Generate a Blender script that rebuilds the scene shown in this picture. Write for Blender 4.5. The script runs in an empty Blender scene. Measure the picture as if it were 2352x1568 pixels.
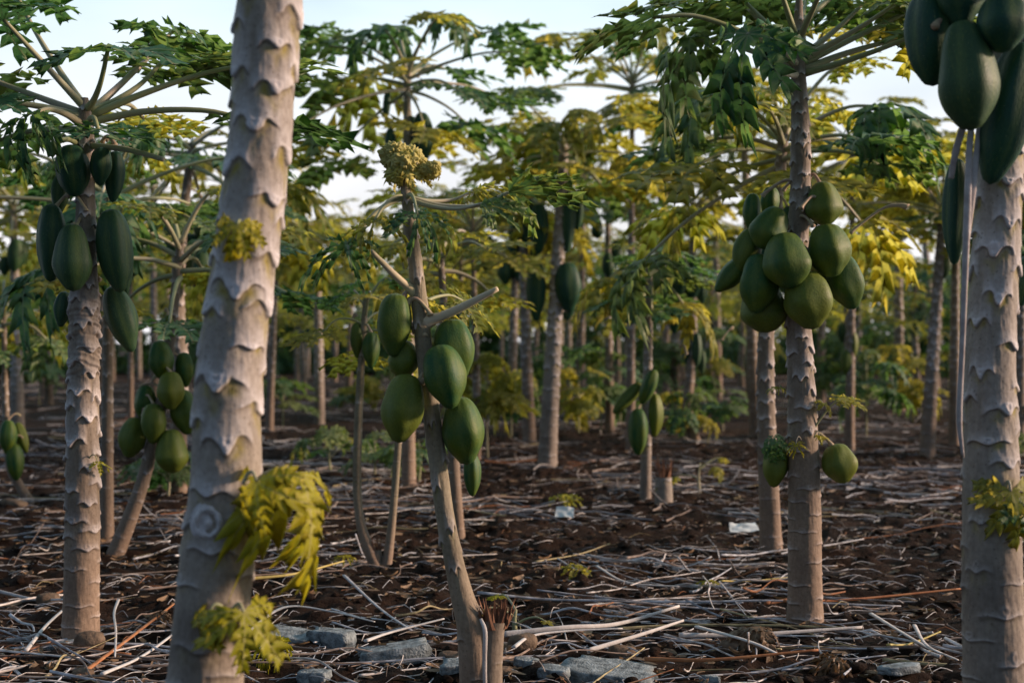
import bpy, math, random
import numpy as np
import bmesh as _bm0
from mathutils import Vector, Matrix
R = math.radians
C = bpy.context.scene.collection
rng = random.Random(7)
nr = np.random.RandomState(11)

# ------------------------------------------------------------------ camera
cam_d = bpy.data.cameras.new('camera')
cam = bpy.data.objects.new('camera', cam_d); C.objects.link(cam)
cam.location = (0, 0, 1.0); cam.rotation_euler = (R(90), 0, 0)
cam_d.lens = 50; cam_d.sensor_width = 36; cam_d.clip_end = 2000; cam_d.clip_start = 0.05
cam_d.dof.use_dof = True; cam_d.dof.focus_distance = 4.25; cam_d.dof.aperture_fstop = 3.2
bpy.context.scene.camera = cam

# ------------------------------------------------------------------ sky, sun, exposure
SUN_AZ, SUN_EL = 88.0, 17.0            # degrees clockwise from +Y (into the picture), low on the right
world = bpy.data.worlds.new("World"); bpy.context.scene.world = world
world.use_nodes = True
nt = world.node_tree; nt.nodes.clear()
wo = nt.nodes.new('ShaderNodeOutputWorld'); bg = nt.nodes.new('ShaderNodeBackground')
sky = nt.nodes.new('ShaderNodeTexSky'); sky.sky_type = 'NISHITA'; sky.sun_disc = False
sky.sun_elevation = R(SUN_EL); sky.sun_rotation = R(SUN_AZ); sky.dust_density = 1.5
tc = nt.nodes.new('ShaderNodeTexCoord'); mp = nt.nodes.new('ShaderNodeMapping')
mp.inputs['Scale'].default_value = (1, 1, 3.2)
nz = nt.nodes.new('ShaderNodeTexNoise'); nz.inputs['Scale'].default_value = 2.6; nz.inputs['Detail'].default_value = 6
rmp = nt.nodes.new('ShaderNodeValToRGB')
rmp.color_ramp.elements[0].position = 0.30; rmp.color_ramp.elements[0].color = (0.60, 0.60, 0.60, 1)
rmp.color_ramp.elements[1].position = 0.60; rmp.color_ramp.elements[1].color = (1.0, 1.0, 1.0, 1)
mx = nt.nodes.new('ShaderNodeMix'); mx.data_type = 'RGBA'
# cloud deck: brightest towards the set of the sun beyond the orchard, duller overhead and behind
def mixn(a, b, f):
    o = nt.nodes.new('ShaderNodeMix'); o.data_type = 'RGBA'
    for i_, v_ in ((6, a), (7, b)):
        if isinstance(v_, tuple): o.inputs[i_].default_value = v_
        else: nt.links.new(v_, o.inputs[i_])
    nt.links.new(f, o.inputs[0]); return o.outputs[2]
dotn = nt.nodes.new('ShaderNodeVectorMath'); dotn.operation = 'DOT_PRODUCT'; dotn.inputs[1].default_value = (0.35, 0.93, 0.0)
nt.links.new(tc.outputs['Generated'], dotn.inputs[0])
mrd = nt.nodes.new('ShaderNodeMapRange'); mrd.interpolation_type = 'SMOOTHSTEP'; mrd.inputs[1].default_value = -0.30; mrd.inputs[2].default_value = 0.85
nt.links.new(dotn.outputs['Value'], mrd.inputs[0])
sxy = nt.nodes.new('ShaderNodeSeparateXYZ'); nt.links.new(tc.outputs['Generated'], sxy.inputs[0])
mrz = nt.nodes.new('ShaderNodeMapRange'); mrz.interpolation_type = 'SMOOTHSTEP'; mrz.inputs[1].default_value = 0.08; mrz.inputs[2].default_value = 0.30
nt.links.new(sxy.outputs['Z'], mrz.inputs[0])
front = mixn((9.7, 9.5, 9.8, 1), (7.1, 9.2, 10.2, 1), mrz.outputs[0])
cloud = mixn((1.6, 2.3, 3.3, 1), front, mrd.outputs[0])
nt.links.new(cloud, mx.inputs[7])
nt.links.new(tc.outputs['Generated'], mp.inputs['Vector']); nt.links.new(mp.outputs[0], nz.inputs['Vector'])
nt.links.new(nz.outputs['Fac'], rmp.inputs[0]); nt.links.new(rmp.outputs[0], mx.inputs[0])
nt.links.new(sky.outputs[0], mx.inputs[6]); nt.links.new(mx.outputs[2], bg.inputs['Color'])
bg.inputs['Strength'].default_value = 0.1
nt.links.new(bg.outputs[0], wo.inputs['Surface'])

sun_d = bpy.data.lights.new('sun', 'SUN'); sun = bpy.data.objects.new('sun', sun_d); C.objects.link(sun)
sun_d.energy = 4.8; sun_d.angle = R(7); sun_d.color = (1.0, 0.71, 0.53)
sd = Vector((math.sin(R(SUN_AZ))*math.cos(R(SUN_EL)), math.cos(R(SUN_AZ))*math.cos(R(SUN_EL)), math.sin(R(SUN_EL))))
sun.rotation_euler = sd.to_track_quat('Z', 'Y').to_euler()
vs = bpy.context.scene.view_settings
vs.view_transform = 'Standard'; vs.look = 'None'; vs.gamma = 1; vs.exposure = 0.25
cy = bpy.context.scene.cycles
cy.max_bounces = 8; cy.diffuse_bounces = 4; cy.transmission_bounces = 4; cy.transparent_max_bounces = 8
cy.sample_clamp_indirect = 4

# ------------------------------------------------------------------ coordinates: image point at a distance -> place
FP, CX, CY = 3266.7, 1176.0, 784.0
def P(x, y, D): return Vector(((x-CX)/FP*D, D, 1.0-(y-CY)/FP*D))
def G(x, y):
    D = FP*1.0/(y-CY); return (x-CX)/FP*D, D

# ------------------------------------------------------------------ noise in numpy
_perm = np.random.RandomState(3).rand(4096).astype(np.float64)
def _h(ix, iy): return _perm[(ix*73 + iy*179 + (ix*iy % 31)*7) & 4095]
def vn(x, y):
    ix = np.floor(x).astype(np.int64); iy = np.floor(y).astype(np.int64)
    fx = x-ix; fy = y-iy; fx = fx*fx*(3-2*fx); fy = fy*fy*(3-2*fy)
    a = _h(ix, iy); b = _h(ix+1, iy); c = _h(ix, iy+1); d = _h(ix+1, iy+1)
    return (a*(1-fx)+b*fx)*(1-fy)+(c*(1-fx)+d*fx)*fy
def fbm(x, y, o=4):
    s = 0; a = 0.5
    for k in range(o):
        s = s + a*vn(x*2**k+17.3*k, y*2**k+5.1*k); a *= 0.5
    return s
def sst(a, b, x):
    t = np.clip((x-a)/(b-a), 0, 1); return t*t*(3-2*t)

# ------------------------------------------------------------------ materials
def M(name):
    m = bpy.data.materials.new(name); m.use_nodes = True
    n = m.node_tree; b = n.nodes['Principled BSDF']; return m, n, b
def N(n, t, **k):
    o = n.nodes.new(t)
    for a, v in k.items(): setattr(o, a, v)
    return o
def noise(n, scale, detail=4, vec=None, rough=0.55):
    o = N(n, 'ShaderNodeTexNoise'); o.inputs['Scale'].default_value = scale; o.inputs['Detail'].default_value = detail
    o.inputs['Roughness'].default_value = rough
    if vec is not None: n.links.new(vec, o.inputs['Vector'])
    return o.outputs['Fac']
def ramp(n, fac, stops):
    o = N(n, 'ShaderNodeValToRGB'); e = o.color_ramp.elements
    while len(e) < len(stops): e.new(0.5)
    for i, (p, c) in enumerate(stops):
        e[i].position = p; e[i].color = (*c, 1) if len(c) == 3 else c
    n.links.new(fac, o.inputs[0]); return o.outputs[0]
def mix(n, fac, a, b, blend='MIX'):
    o = N(n, 'ShaderNodeMix', data_type='RGBA', blend_type=blend)
    for s, v in ((0, fac), (6, a), (7, b)):
        if isinstance(v, (int, float)): o.inputs[s].default_value = v
        elif isinstance(v, tuple): o.inputs[s].default_value = (*v, 1)
        else: n.links.new(v, o.inputs[s])
    return o.outputs[2]
def mth(n, op, a, b=None, c=None):
    o = N(n, 'ShaderNodeMath', operation=op)
    for i, v in enumerate((a, b, c)):
        if v is None: continue
        if isinstance(v, (int, float)): o.inputs[i].default_value = v
        else: n.links.new(v, o.inputs[i])
    return o.outputs[0]
def bump(n, b, h, strength, dist):
    o = N(n, 'ShaderNodeBump'); o.inputs['Strength'].default_value = strength; o.inputs['Distance'].default_value = dist
    n.links.new(h, o.inputs['Height']); n.links.new(o.outputs[0], b.inputs['Normal'])
def obj_rand(n):
    return N(n, 'ShaderNodeObjectInfo').outputs['Random']
def coords(n): return N(n, 'ShaderNodeTexCoord').outputs['Object']

def bark_mat(name, base, pale, low, patch, patch_amt):
    m, n, b = M(name)
    at = N(n, 'ShaderNodeAttribute', attribute_name='scar'); sp = N(n, 'ShaderNodeSeparateColor')
    n.links.new(at.outputs['Color'], sp.inputs[0])
    co = coords(n)
    n1 = noise(n, 14, 5, co); n2 = noise(n, 90, 4, co); n3 = noise(n, 5, 3, co)
    c = mix(n, mth(n, 'MULTIPLY', n3, 0.9), base, tuple(v*0.72 for v in base))
    c = mix(n, mth(n, 'SMOOTH_MIN', sp.outputs[2], 1.0, 0.1), low, c)        # browner, smoother near the foot
    c = mix(n, mth(n, 'MULTIPLY', sp.outputs[0], 0.95), c, pale)
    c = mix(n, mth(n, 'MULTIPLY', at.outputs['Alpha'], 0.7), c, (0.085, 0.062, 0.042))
    pm = mth(n, 'MULTIPLY', sp.outputs[1], ramp(n, n1, [(0.42, (0, 0, 0)), (0.56, (1, 1, 1))]))
    c = mix(n, mth(n, 'MULTIPLY', pm, patch_amt), c, patch)
    blot = noise(n, 3.2, 6, co, 0.7)
    c = mix(n, 0.8, c, mix(n, 1.0, c, ramp(n, blot, [(0.34, (0.62, 0.60, 0.60)), (0.5, (1, 1, 1)), (0.66, (1.16, 1.18, 1.22))]), 'MULTIPLY'))
    vo = N(n, 'ShaderNodeTexVoronoi'); vo.inputs['Scale'].default_value = 70; n.links.new(co, vo.inputs['Vector'])
    c = mix(n, mth(n, 'MULTIPLY', mth(n, 'LESS_THAN', vo.outputs['Distance'], 0.16), 0.5), c, (0.10, 0.075, 0.05))
    st = ramp(n, n2, [(0.35, (0.86, 0.84, 0.82)), (0.62, (1.06, 1.06, 1.06))])
    c = mix(n, 1.0, c, st, 'MULTIPLY')
    # fine vertical streaks
    mpn = N(n, 'ShaderNodeMapping'); mpn.inputs['Scale'].default_value = (1, 1, 0.12); n.links.new(co, mpn.inputs['Vector'])
    n4 = noise(n, 120, 3, mpn.outputs[0])
    c = mix(n, 0.25, c, mix(n, 1.0, c, ramp(n, n4, [(0.35, (0.6, 0.58, 0.55)), (0.6, (1.1, 1.1, 1.1))]), 'MULTIPLY'))
    n.links.new(c, b.inputs['Base Color']); b.inputs['Roughness'].default_value = 0.82
    bump(n, b, mth(n, 'ADD', n2, n4), 0.55, 0.0022)
    return m
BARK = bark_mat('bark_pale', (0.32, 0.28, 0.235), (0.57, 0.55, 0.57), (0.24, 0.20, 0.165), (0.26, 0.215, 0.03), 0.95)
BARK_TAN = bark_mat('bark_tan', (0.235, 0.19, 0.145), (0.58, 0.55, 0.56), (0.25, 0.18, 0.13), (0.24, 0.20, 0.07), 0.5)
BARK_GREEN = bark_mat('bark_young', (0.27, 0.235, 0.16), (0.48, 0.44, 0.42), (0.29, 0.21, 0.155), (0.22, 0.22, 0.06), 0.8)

def leaf_mat(name, top, under, thin, yellow, ymix, vein=(0.34, 0.36, 0.2), trans=0.42):
    m, n, b = M(name)
    geo = N(n, 'ShaderNodeNewGeometry'); at = N(n, 'ShaderNodeAttribute', attribute_name='tint')
    rv = mth(n, 'FRACT', mth(n, 'ADD', obj_rand(n), at.outputs['Fac']))
    co = coords(n); ns = noise(n, 9, 4, co); nf = noise(n, 60, 3, co)
    y = mth(n, 'MULTIPLY', ramp(n, rv, [(max(0, 1-ymix-0.5), (0, 0, 0)), (min(1, 1-ymix+0.5), (1, 1, 1))]), 0.62)
    y2 = mth(n, 'MULTIPLY', y, ramp(n, ns, [(0.3, (0.35, 0.35, 0.35)), (0.65, (1, 1, 1))]))
    ct = mix(n, mth(n, 'MULTIPLY', y2, 0.7), top, yellow)
    cu = mix(n, mth(n, 'MULTIPLY', y2, 0.9), under, yellow)
    c = mix(n, geo.outputs['Backfacing'], ct, cu)
    c = mix(n, 0.5, c, mix(n, 1.0, c, ramp(n, nf, [(0.3, (0.55, 0.6, 0.5)), (0.7, (1.25, 1.2, 1.1))]), 'MULTIPLY'))
    uv = N(n, 'ShaderNodeUVMap', uv_map='uv'); sx = N(n, 'ShaderNodeSeparateXYZ'); n.links.new(uv.outputs[0], sx.inputs[0])
    v = mth(n, 'LESS_THAN', sx.outputs[0], 0.055)
    # side veins run out and forward from the midrib
    sv = mth(n, 'FRACT', mth(n, 'SUBTRACT', sx.outputs[1], mth(n, 'MULTIPLY', sx.outputs[0], 0.55)))
    v2 = mth(n, 'LESS_THAN', mth(n, 'ABSOLUTE', mth(n, 'SUBTRACT', sv, 0.06)), 0.045)
    vv = mth(n, 'MAXIMUM', v, mth(n, 'MULTIPLY', v2, 0.6))
    c = mix(n, mth(n, 'MULTIPLY', vv, 0.6), c, vein)
    n.links.new(c, b.inputs['Base Color']); b.inputs['Roughness'].default_value = 0.5
    b.inputs['Specular IOR Level'].default_value = 0.35
    tr = N(n, 'ShaderNodeBsdfTranslucent')
    ctr = mix(n, y2, thin, tuple(min(1, v*1.35) for v in yellow))
    n.links.new(mix(n, vv, ctr, tuple(v*0.6 for v in thin)), tr.inputs['Color'])
    ms = N(n, 'ShaderNodeMixShader'); ms.inputs[0].default_value = trans
    n.links.new(b.outputs[0], ms.inputs[1]); n.links.new(tr.outputs[0], ms.inputs[2])
    out = [q for q in n.nodes if q.type == 'OUTPUT_MATERIAL'][0]
    n.links.new(ms.outputs[0], out.inputs['Surface'])
    bump(n, b, nf, 0.3, 0.002)
    return m
LEAF = leaf_mat('leaf_green', (0.036, 0.135, 0.078), (0.14, 0.25, 0.12), (0.24, 0.46, 0.10), (0.34, 0.32, 0.055), 0.28)
LEAF_OLIVE = leaf_mat('leaf_olive', (0.105, 0.185, 0.045), (0.34, 0.34, 0.09), (0.60, 0.60, 0.08), (0.62, 0.52, 0.09), 0.68, (0.44, 0.42, 0.16), 0.60)
LEAF_YELLOW = leaf_mat('leaf_yellow', (0.36, 0.36, 0.02), (0.38, 0.36, 0.03), (0.50, 0.47, 0.02), (0.50, 0.42, 0.02), 0.7, (0.55, 0.5, 0.2))
LEAF_DEAD = leaf_mat('leaf_dead', (0.12, 0.075, 0.045), (0.15, 0.10, 0.06), (0.12, 0.08, 0.03), (0.26, 0.14, 0.06), 0.4, (0.3, 0.2, 0.12), 0.2)
LEAF_TOP = leaf_mat('leaf_new', (0.58, 0.54, 0.13), (0.58, 0.53, 0.15), (0.66, 0.60, 0.12), (0.64, 0.55, 0.14), 0.5, (0.6, 0.55, 0.3), 0.3)

def simple_mat(name, c1, c2, scale=20, rough=0.8, bs=0.4, bd=0.003, rand=0.0, c3=None):
    m, n, b = M(name); co = coords(n)
    f = noise(n, scale, 5, co)
    c = mix(n, ramp(n, f, [(0.35, (0, 0, 0)), (0.65, (1, 1, 1))]), c1, c2)
    if c3: c = mix(n, ramp(n, obj_rand(n), [(0.0, (0, 0, 0)), (1.0, (rand, rand, rand))]), c, c3)
    n.links.new(c, b.inputs['Base Color']); b.inputs['Roughness'].default_value = rough
    b.inputs['Specular IOR Level'].default_value = 0.3
    bump(n, b, noise(n, scale*4, 4, co), bs, bd); return m
STALK = simple_mat('leaf_stalk', (0.33, 0.33, 0.19), (0.42, 0.36, 0.29), 8, 0.5, 0.15, 0.001, 0.7, (0.24, 0.29, 0.13))
STUB = simple_mat('cut_stalk', (0.52, 0.46, 0.27), (0.58, 0.50, 0.38), 14, 0.6, 0.2, 0.001)
PED = simple_mat('fruit_stalk', (0.42, 0.36, 0.22), (0.34, 0.24, 0.19), 30, 0.6, 0.3, 0.001)
FRAY = simple_mat('torn_wood', (0.13, 0.06, 0.035), (0.27, 0.14, 0.085), 30, 0.9, 0.5, 0.002)
SLAB = simple_mat('stone', (0.09, 0.11, 0.12), (0.32, 0.38, 0.41), 38, 0.9, 1.0, 0.008)
ROCK = simple_mat('brown_rock', (0.09, 0.06, 0.04), (0.19, 0.14, 0.10), 18, 0.95, 0.8, 0.006)
PLASTIC = simple_mat('scrap_white', (0.62, 0.70, 0.74), (0.7, 0.78, 0.80), 9, 0.4, 0.1, 0.001)

def fruit_mat(name='papaya_skin', a=(0.014, 0.080, 0.026), b2=(0.085, 0.125, 0.010), yl=(0.19, 0.20, 0.022)):
    m, n, b = M(name); co = coords(n); r = obj_rand(n)
    f = noise(n, 2.2, 4, co); f2 = noise(n, 26, 5, co)
    c = mix(n, ramp(n, f, [(0.35, (0, 0, 0)), (0.7, (1, 1, 1))]), a, b2)
    c = mix(n, ramp(n, r, [(0.45, (0, 0, 0)), (1, (0.55, 0.55, 0.55))]), c, yl)
    at = N(n, 'ShaderNodeAttribute', attribute_name='rib')
    c = mix(n, mth(n, 'MULTIPLY', at.outputs['Fac'], 0.35), c, (0.14, 0.19, 0.05))
    c = mix(n, 0.4, c, mix(n, 1.0, c, ramp(n, f2, [(0.3, (0.6, 0.65, 0.6)), (0.7, (1.3, 1.3, 1.2))]), 'MULTIPLY'))
    sp = N(n, 'ShaderNodeTexVoronoi'); sp.inputs['Scale'].default_value = 12; n.links.new(co, sp.inputs['Vector'])
    c = mix(n, mth(n, 'MULTIPLY', mth(n, 'LESS_THAN', sp.outputs['Distance'], 0.06), 0.6), c, (0.36, 0.36, 0.2))
    mq = N(n, 'ShaderNodeMapping'); mq.inputs['Scale'].default_value = (5, 5, 0.7); n.links.new(co, mq.inputs['Vector'])
    fs = noise(n, 5, 4, mq.outputs[0], 0.7)
    c = mix(n, ramp(n, fs, [(0.56, (0, 0, 0)), (0.72, (0.45, 0.45, 0.45))]), c, (0.15, 0.18, 0.035))
    n.links.new(c, b.inputs['Base Color']); b.inputs['Roughness'].default_value = 0.54
    b.inputs['Specular IOR Level'].default_value = 0.30
    bump(n, b, f2, 0.14, 0.02); return m
FRUIT = fruit_mat()
FRUIT_DARK = fruit_mat('papaya_skin_dark', (0.007, 0.050, 0.036), (0.016, 0.068, 0.030), (0.05, 0.09, 0.03))

def litter_mat():
    m, n, b = M('dry_stalk'); co = coords(n)
    at = N(n, 'ShaderNodeAttribute', attribute_name='tint')
    r = mth(n, 'FRACT', mth(n, 'ADD', obj_rand(n), at.outputs['Fac']))
    base = ramp(n, r, [(0.0, (0.46, 0.49, 0.55)), (0.26, (0.66, 0.63, 0.62)), (0.48, (0.26, 0.20, 0.17)), (0.64, (0.62, 0.64, 0.68)), (0.82, (0.40, 0.33, 0.29)), (0.91, (0.30, 0.13, 0.06)), (0.96, (0.42, 0.36, 0.2))])
    base.node.color_ramp.interpolation = 'CONSTANT'
    mpn = N(n, 'ShaderNodeMapping'); mpn.inputs['Scale'].default_value = (0.12, 1, 1); n.links.new(co, mpn.inputs['Vector'])
    f = noise(n, 200, 3, mpn.outputs[0]); f2 = noise(n, 16, 4, co)
    c = mix(n, 1.0, base, ramp(n, f, [(0.35, (0.5, 0.48, 0.46)), (0.62, (1.15, 1.15, 1.15))]), 'MULTIPLY')
    c = mix(n, ramp(n, f2, [(0.5, (0, 0, 0)), (0.72, (0.75, 0.75, 0.75))]), c, (0.13, 0.095, 0.07))
    n.links.new(c, b.inputs['Base Color']); b.inputs['Roughness'].default_value = 0.7
    b.inputs['Specular IOR Level'].default_value = 0.3
    bump(n, b, f, 0.6, 0.002); return m
LITTER = litter_mat()

def soil_mat():
    m, n, b = M('soil'); co = coords(n)
    f = noise(n, 1.3, 5, co); f2 = noise(n, 22, 6, co, 0.7); f3 = noise(n, 120, 4, co, 0.7)
    c = mix(n, ramp(n, f, [(0.38, (0, 0, 0)), (0.68, (1, 1, 1))]), (0.014, 0.0075, 0.0045), (0.048, 0.026, 0.016))
    c = mix(n, ramp(n, f2, [(0.4, (0, 0, 0)), (0.7, (1, 1, 1))]), mix(n, 1.0, c, (0.55, 0.5, 0.5), 'MULTIPLY'), c)
    c = mix(n, ramp(n, f3, [(0.62, (0, 0, 0)), (0.75, (0.45, 0.45, 0.45))]), c, (0.13, 0.09, 0.065))
    n.links.new(c, b.inputs['Base Color']); b.inputs['Roughness'].default_value = 0.95
    b.inputs['Specular IOR Level'].default_value = 0.15
    bump(n, b, mth(n, 'ADD', f2, mth(n, 'MULTIPLY', f3, 0.4)), 1.0, 0.03); return m
SOIL = soil_mat()

# ------------------------------------------------------------------ mesh helpers
def mesh(name, v, f, mat, smooth=True, attr=None, uv=None):
    me = bpy.data.meshes.new(name)
    v = np.asarray(v, dtype=np.float32)
    if isinstance(f, np.ndarray) and f.ndim == 2:
        me.vertices.add(len(v)); me.vertices.foreach_set('co', v.ravel())
        k = f.shape[1]; me.loops.add(f.size); me.loops.foreach_set('vertex_index', f.ravel().astype(np.int32))
        me.polygons.add(len(f)); me.polygons.foreach_set('loop_start', (np.arange(len(f))*k).astype(np.int32))
        me.update(calc_edges=True)
    else:
        me.from_pydata([tuple(p) for p in v], [], [tuple(int(i) for i in q) for q in f]); me.update()
    me.validate()
    me.polygons.foreach_set('use_smooth', [smooth]*len(me.polygons))
    if attr:
        for an, av in attr.items():
            av = np.asarray(av, dtype=np.float32)
            if av.ndim == 1:
                a = me.attributes.new(an, 'FLOAT', 'POINT'); a.data.foreach_set('value', av)
            else:
                a = me.color_attributes.new(an, 'FLOAT_COLOR', 'POINT'); a.data.foreach_set('color', av.ravel())
    if uv is not None:
        l = me.uv_layers.new(name='uv'); vi = np.zeros(len(me.loops), dtype=np.int32)
        me.loops.foreach_get('vertex_index', vi)
        l.data.foreach_set('uv', np.asarray(uv, dtype=np.float32)[vi].ravel())
    me.materials.append(mat); me.update(); return me
def obj(name, me, parent=None, loc=None, mat4=None):
    o = bpy.data.objects.new(name, me); C.objects.link(o)
    if parent is not None: o.parent = parent
    if mat4 is not None: o.matrix_basis = mat4
    elif loc is not None: o.location = loc
    return o
def tag(o, label=None, cat=None, group=None, kind=None):
    if label: o['label'] = label
    if cat: o['category'] = cat
    if group: o['group'] = group
    if kind: o['kind'] = kind
    return o
def grid_faces(nu, nv, wrap):
    i = np.arange(nv-1)[:, None]*nu; j = np.arange(nu if wrap else nu-1)[None, :]
    j2 = (j+1) % nu
    return np.stack([i+j, i+j2, i+nu+j2, i+nu+j], -1).reshape(-1, 4)
def frames(pts):
    t = np.gradient(pts, axis=0); t /= np.linalg.norm(t, axis=1)[:, None]
    out_a = []; ref = np.array([1.0, 0, 0]) if abs(t[0][0]) < 0.8 else np.array([0, 0, 1.0])
    for k in range(len(t)):
        a = ref-np.dot(ref, t[k])*t[k]; a /= np.linalg.norm(a); ref = a; out_a.append(a)
    a = np.array(out_a); return t, a, np.cross(t, a)
def resample(ctrl, n):
    """smooth curve through control points (rows of any width), n samples"""
    c = np.asarray(ctrl, dtype=float)
    if len(c) == 2:
        u = np.linspace(0, 1, n)[:, None]; return c[0]*(1-u)+c[1]*u
    e = np.vstack([2*c[0]-c[1], c, 2*c[-1]-c[-2]])
    seg = len(c)-1; u = np.linspace(0, seg-1e-9, n); k = np.floor(u).astype(int); f = (u-k)[:, None]
    p0, p1, p2, p3 = e[k], e[k+1], e[k+2], e[k+3]
    return 0.5*((2*p1)+(-p0+p2)*f+(2*p0-5*p1+4*p2-p3)*f**2+(-p0+3*p1-3*p2+p3)*f**3)
def tube_arr(ctrl, rad, n=12, k=8, flat=1.0, groove=0.0, seed=0):
    """returns verts, quads of a tapering closed tube"""
    p = resample(ctrl, n); r = np.interp(np.linspace(0, 1, n), np.linspace(0, 1, len(rad)), rad)
    t, a, b = frames(p)
    th = np.arange(k)/k*2*np.pi
    rr = r[:, None]*(1-groove*np.exp(-((np.abs(th-np.pi/2))/0.6)**2))[None, :]
    v = p[:, None, :]+rr[..., None]*(np.cos(th)[None, :, None]*a[:, None, :]+flat*np.sin(th)[None, :, None]*b[:, None, :])
    f = grid_faces(k, n, True); v = v.reshape(-1, 3)
    # close the ends with a shrunken ring
    v = np.vstack([v, p[:1], p[-1:]]); m = n*k
    e0 = [[m, (j+1) % k, j, m] for j in range(k)]
    e1 = [[m+1, m-k+j, m-k+(j+1) % k, m+1] for j in range(k)]
    return v, f, [x[:3] for x in e0]+[x[:3] for x in e1]
def tube(name, ctrl, rad, mat, n=12, k=8, flat=1.0, groove=0.0, tint=0.0):
    v, f, e = tube_arr(ctrl, rad, n, k, flat, groove)
    return mesh(name, v, [tuple(q) for q in f]+[tuple(q) for q in e], mat, True, {'tint': np.full(len(v), tint)})

# ------------------------------------------------------------------ trunk with leaf scars
def trunk_mesh(ctrl, mat, na=96, ns=400, gap=(0.05, 0.032), amp=0.085, seed=0, crinkle=None, s_rough=0.25, flare=0.10, width=0.95, rel_h=0.5):
    """ctrl rows: x, y, z, radius from the foot up. Scars in a spiral, each a shield with a pendant point."""
    p = resample(ctrl, ns); r = p[:, 3].copy(); p = p[:, :3]
    s = np.concatenate([[0], np.cumsum(np.linalg.norm(np.diff(p, axis=0), axis=1))]); L = s[-1]
    r = r*(1+flare*np.exp(-s/0.10))
    t, a, b = frames(p)
    th = (np.arange(na)/na*2*np.pi)[None, :]; S = s[:, None]+0*th; TH = th+0*S
    rs = np.random.RandomState(seed); H = np.zeros_like(S); REC = np.zeros_like(S); CV = np.zeros_like(S)
    si = 0.05; i = 0; base_th = rs.rand()*6.28
    while si < L-0.01:
        u = si/L; ti = base_th+i*2.399+rs.uniform(-.38, .38)
        rough = float(sst(s_rough-.15, s_rough+.2, np.array(u)))     # 0 near the foot: thin arcs only
        rr = np.interp(si, s, r); hh = rr*rel_h*(0.65+0.7*rs.rand())
        k0 = max(0, np.searchsorted(s, si-4*hh)); k1 = min(ns, np.searchsorted(s, si+6*hh)+1)
        d0 = (TH[k0:k1]-ti+np.pi) % (2*np.pi)-np.pi
        w = width*(0.68+0.62*rs.rand()); du = d0/w; au = np.abs(du)
        dpt = rs.uniform(.35, .85); jit = 0.50*(vn(d0*3+seed+i+50, S[k0:k1]*60)-.5)
        e = -dpt*np.exp(-(au/0.32)**2)+0.36*np.exp(-((au-.62)/.34)**2)-0.9*np.clip(au-.85, 0, 9)
        e = e*(0.22+0.78*rough)+jit*(.4+.6*rough)
        d = (S[k0:k1]-si)/hh-e
        dec = 0.16+1.05*rough
        win = 1-sst(.95, 1.35, au)
        h = sst(-0.09, 0.06, d)*np.exp(-np.clip(d-.05, 0, 99)/dec)*win*(0.62+0.48*np.exp(-(au/.4)**2))*(0.42+0.58*rough)
        bd = np.sqrt((du/0.17)**2+((d-0.55)/0.30)**2)                # the bud above the point
        h = h+0.45*np.exp(-(bd-0.9)**2*6)*(0.35+0.5*rs.rand())*(0.5+.5*rough)
        H[k0:k1] = np.maximum(H[k0:k1], h)+.22*np.minimum(H[k0:k1], h)
        rec = np.exp(-((d+0.55)/0.5)**2)*np.exp(-((au-.5)/.3)**2)+0.5*np.exp(-((d+1.0)/0.7)**2)*np.exp(-(au/.18)**2)
        REC[k0:k1] = np.maximum(REC[k0:k1], rec)
        under = H[k0:k1] < 0.9*h+.25
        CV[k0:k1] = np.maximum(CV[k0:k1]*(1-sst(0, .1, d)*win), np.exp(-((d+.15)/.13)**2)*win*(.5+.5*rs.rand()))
        g = gap[0]*(1-u)+gap[1]*u
        si += g*rs.uniform(.55, 1.5); i += 1
    lump = 0.018*(vn(np.cos(TH)*9+60, S*55+np.sin(TH)*9)-.5)+0.07*(fbm(np.cos(TH)*1.2+seed+20, S*7+np.sin(TH)*1.2)-.5)+0.03*(fbm(np.cos(TH)*2+seed+9, S*22+np.sin(TH)*2)-.5)
    H2 = (1.5*H-0.45*REC*sst(.12, .35, S/L))*amp
    if crinkle:
        cw = sst(crinkle[0]-.05, crinkle[0], S/L)*(1-sst(crinkle[1], crinkle[1]+.05, S/L))
        H2 = H2+cw*0.20*(vn(np.cos(TH)*1.5+30+2*vn(np.sin(TH)*2+9, S*20), S*95+np.sin(TH)*1.5)-.5); REC = REC*(1-cw)
        H = H*(1-.5*cw)
    rad = r[:, None]*(1+H2+lump)
    v = p[:, None, :]+rad[..., None]*(np.cos(TH)[..., None]*a[:, None, :]+np.sin(TH)[..., None]*b[:, None, :])
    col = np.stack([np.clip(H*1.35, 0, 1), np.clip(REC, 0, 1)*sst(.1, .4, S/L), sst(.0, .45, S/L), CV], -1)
    return mesh('trunk', v.reshape(-1, 3), grid_faces(na, ns, True), mat, True, {'scar': col.reshape(-1, 4)})

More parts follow.
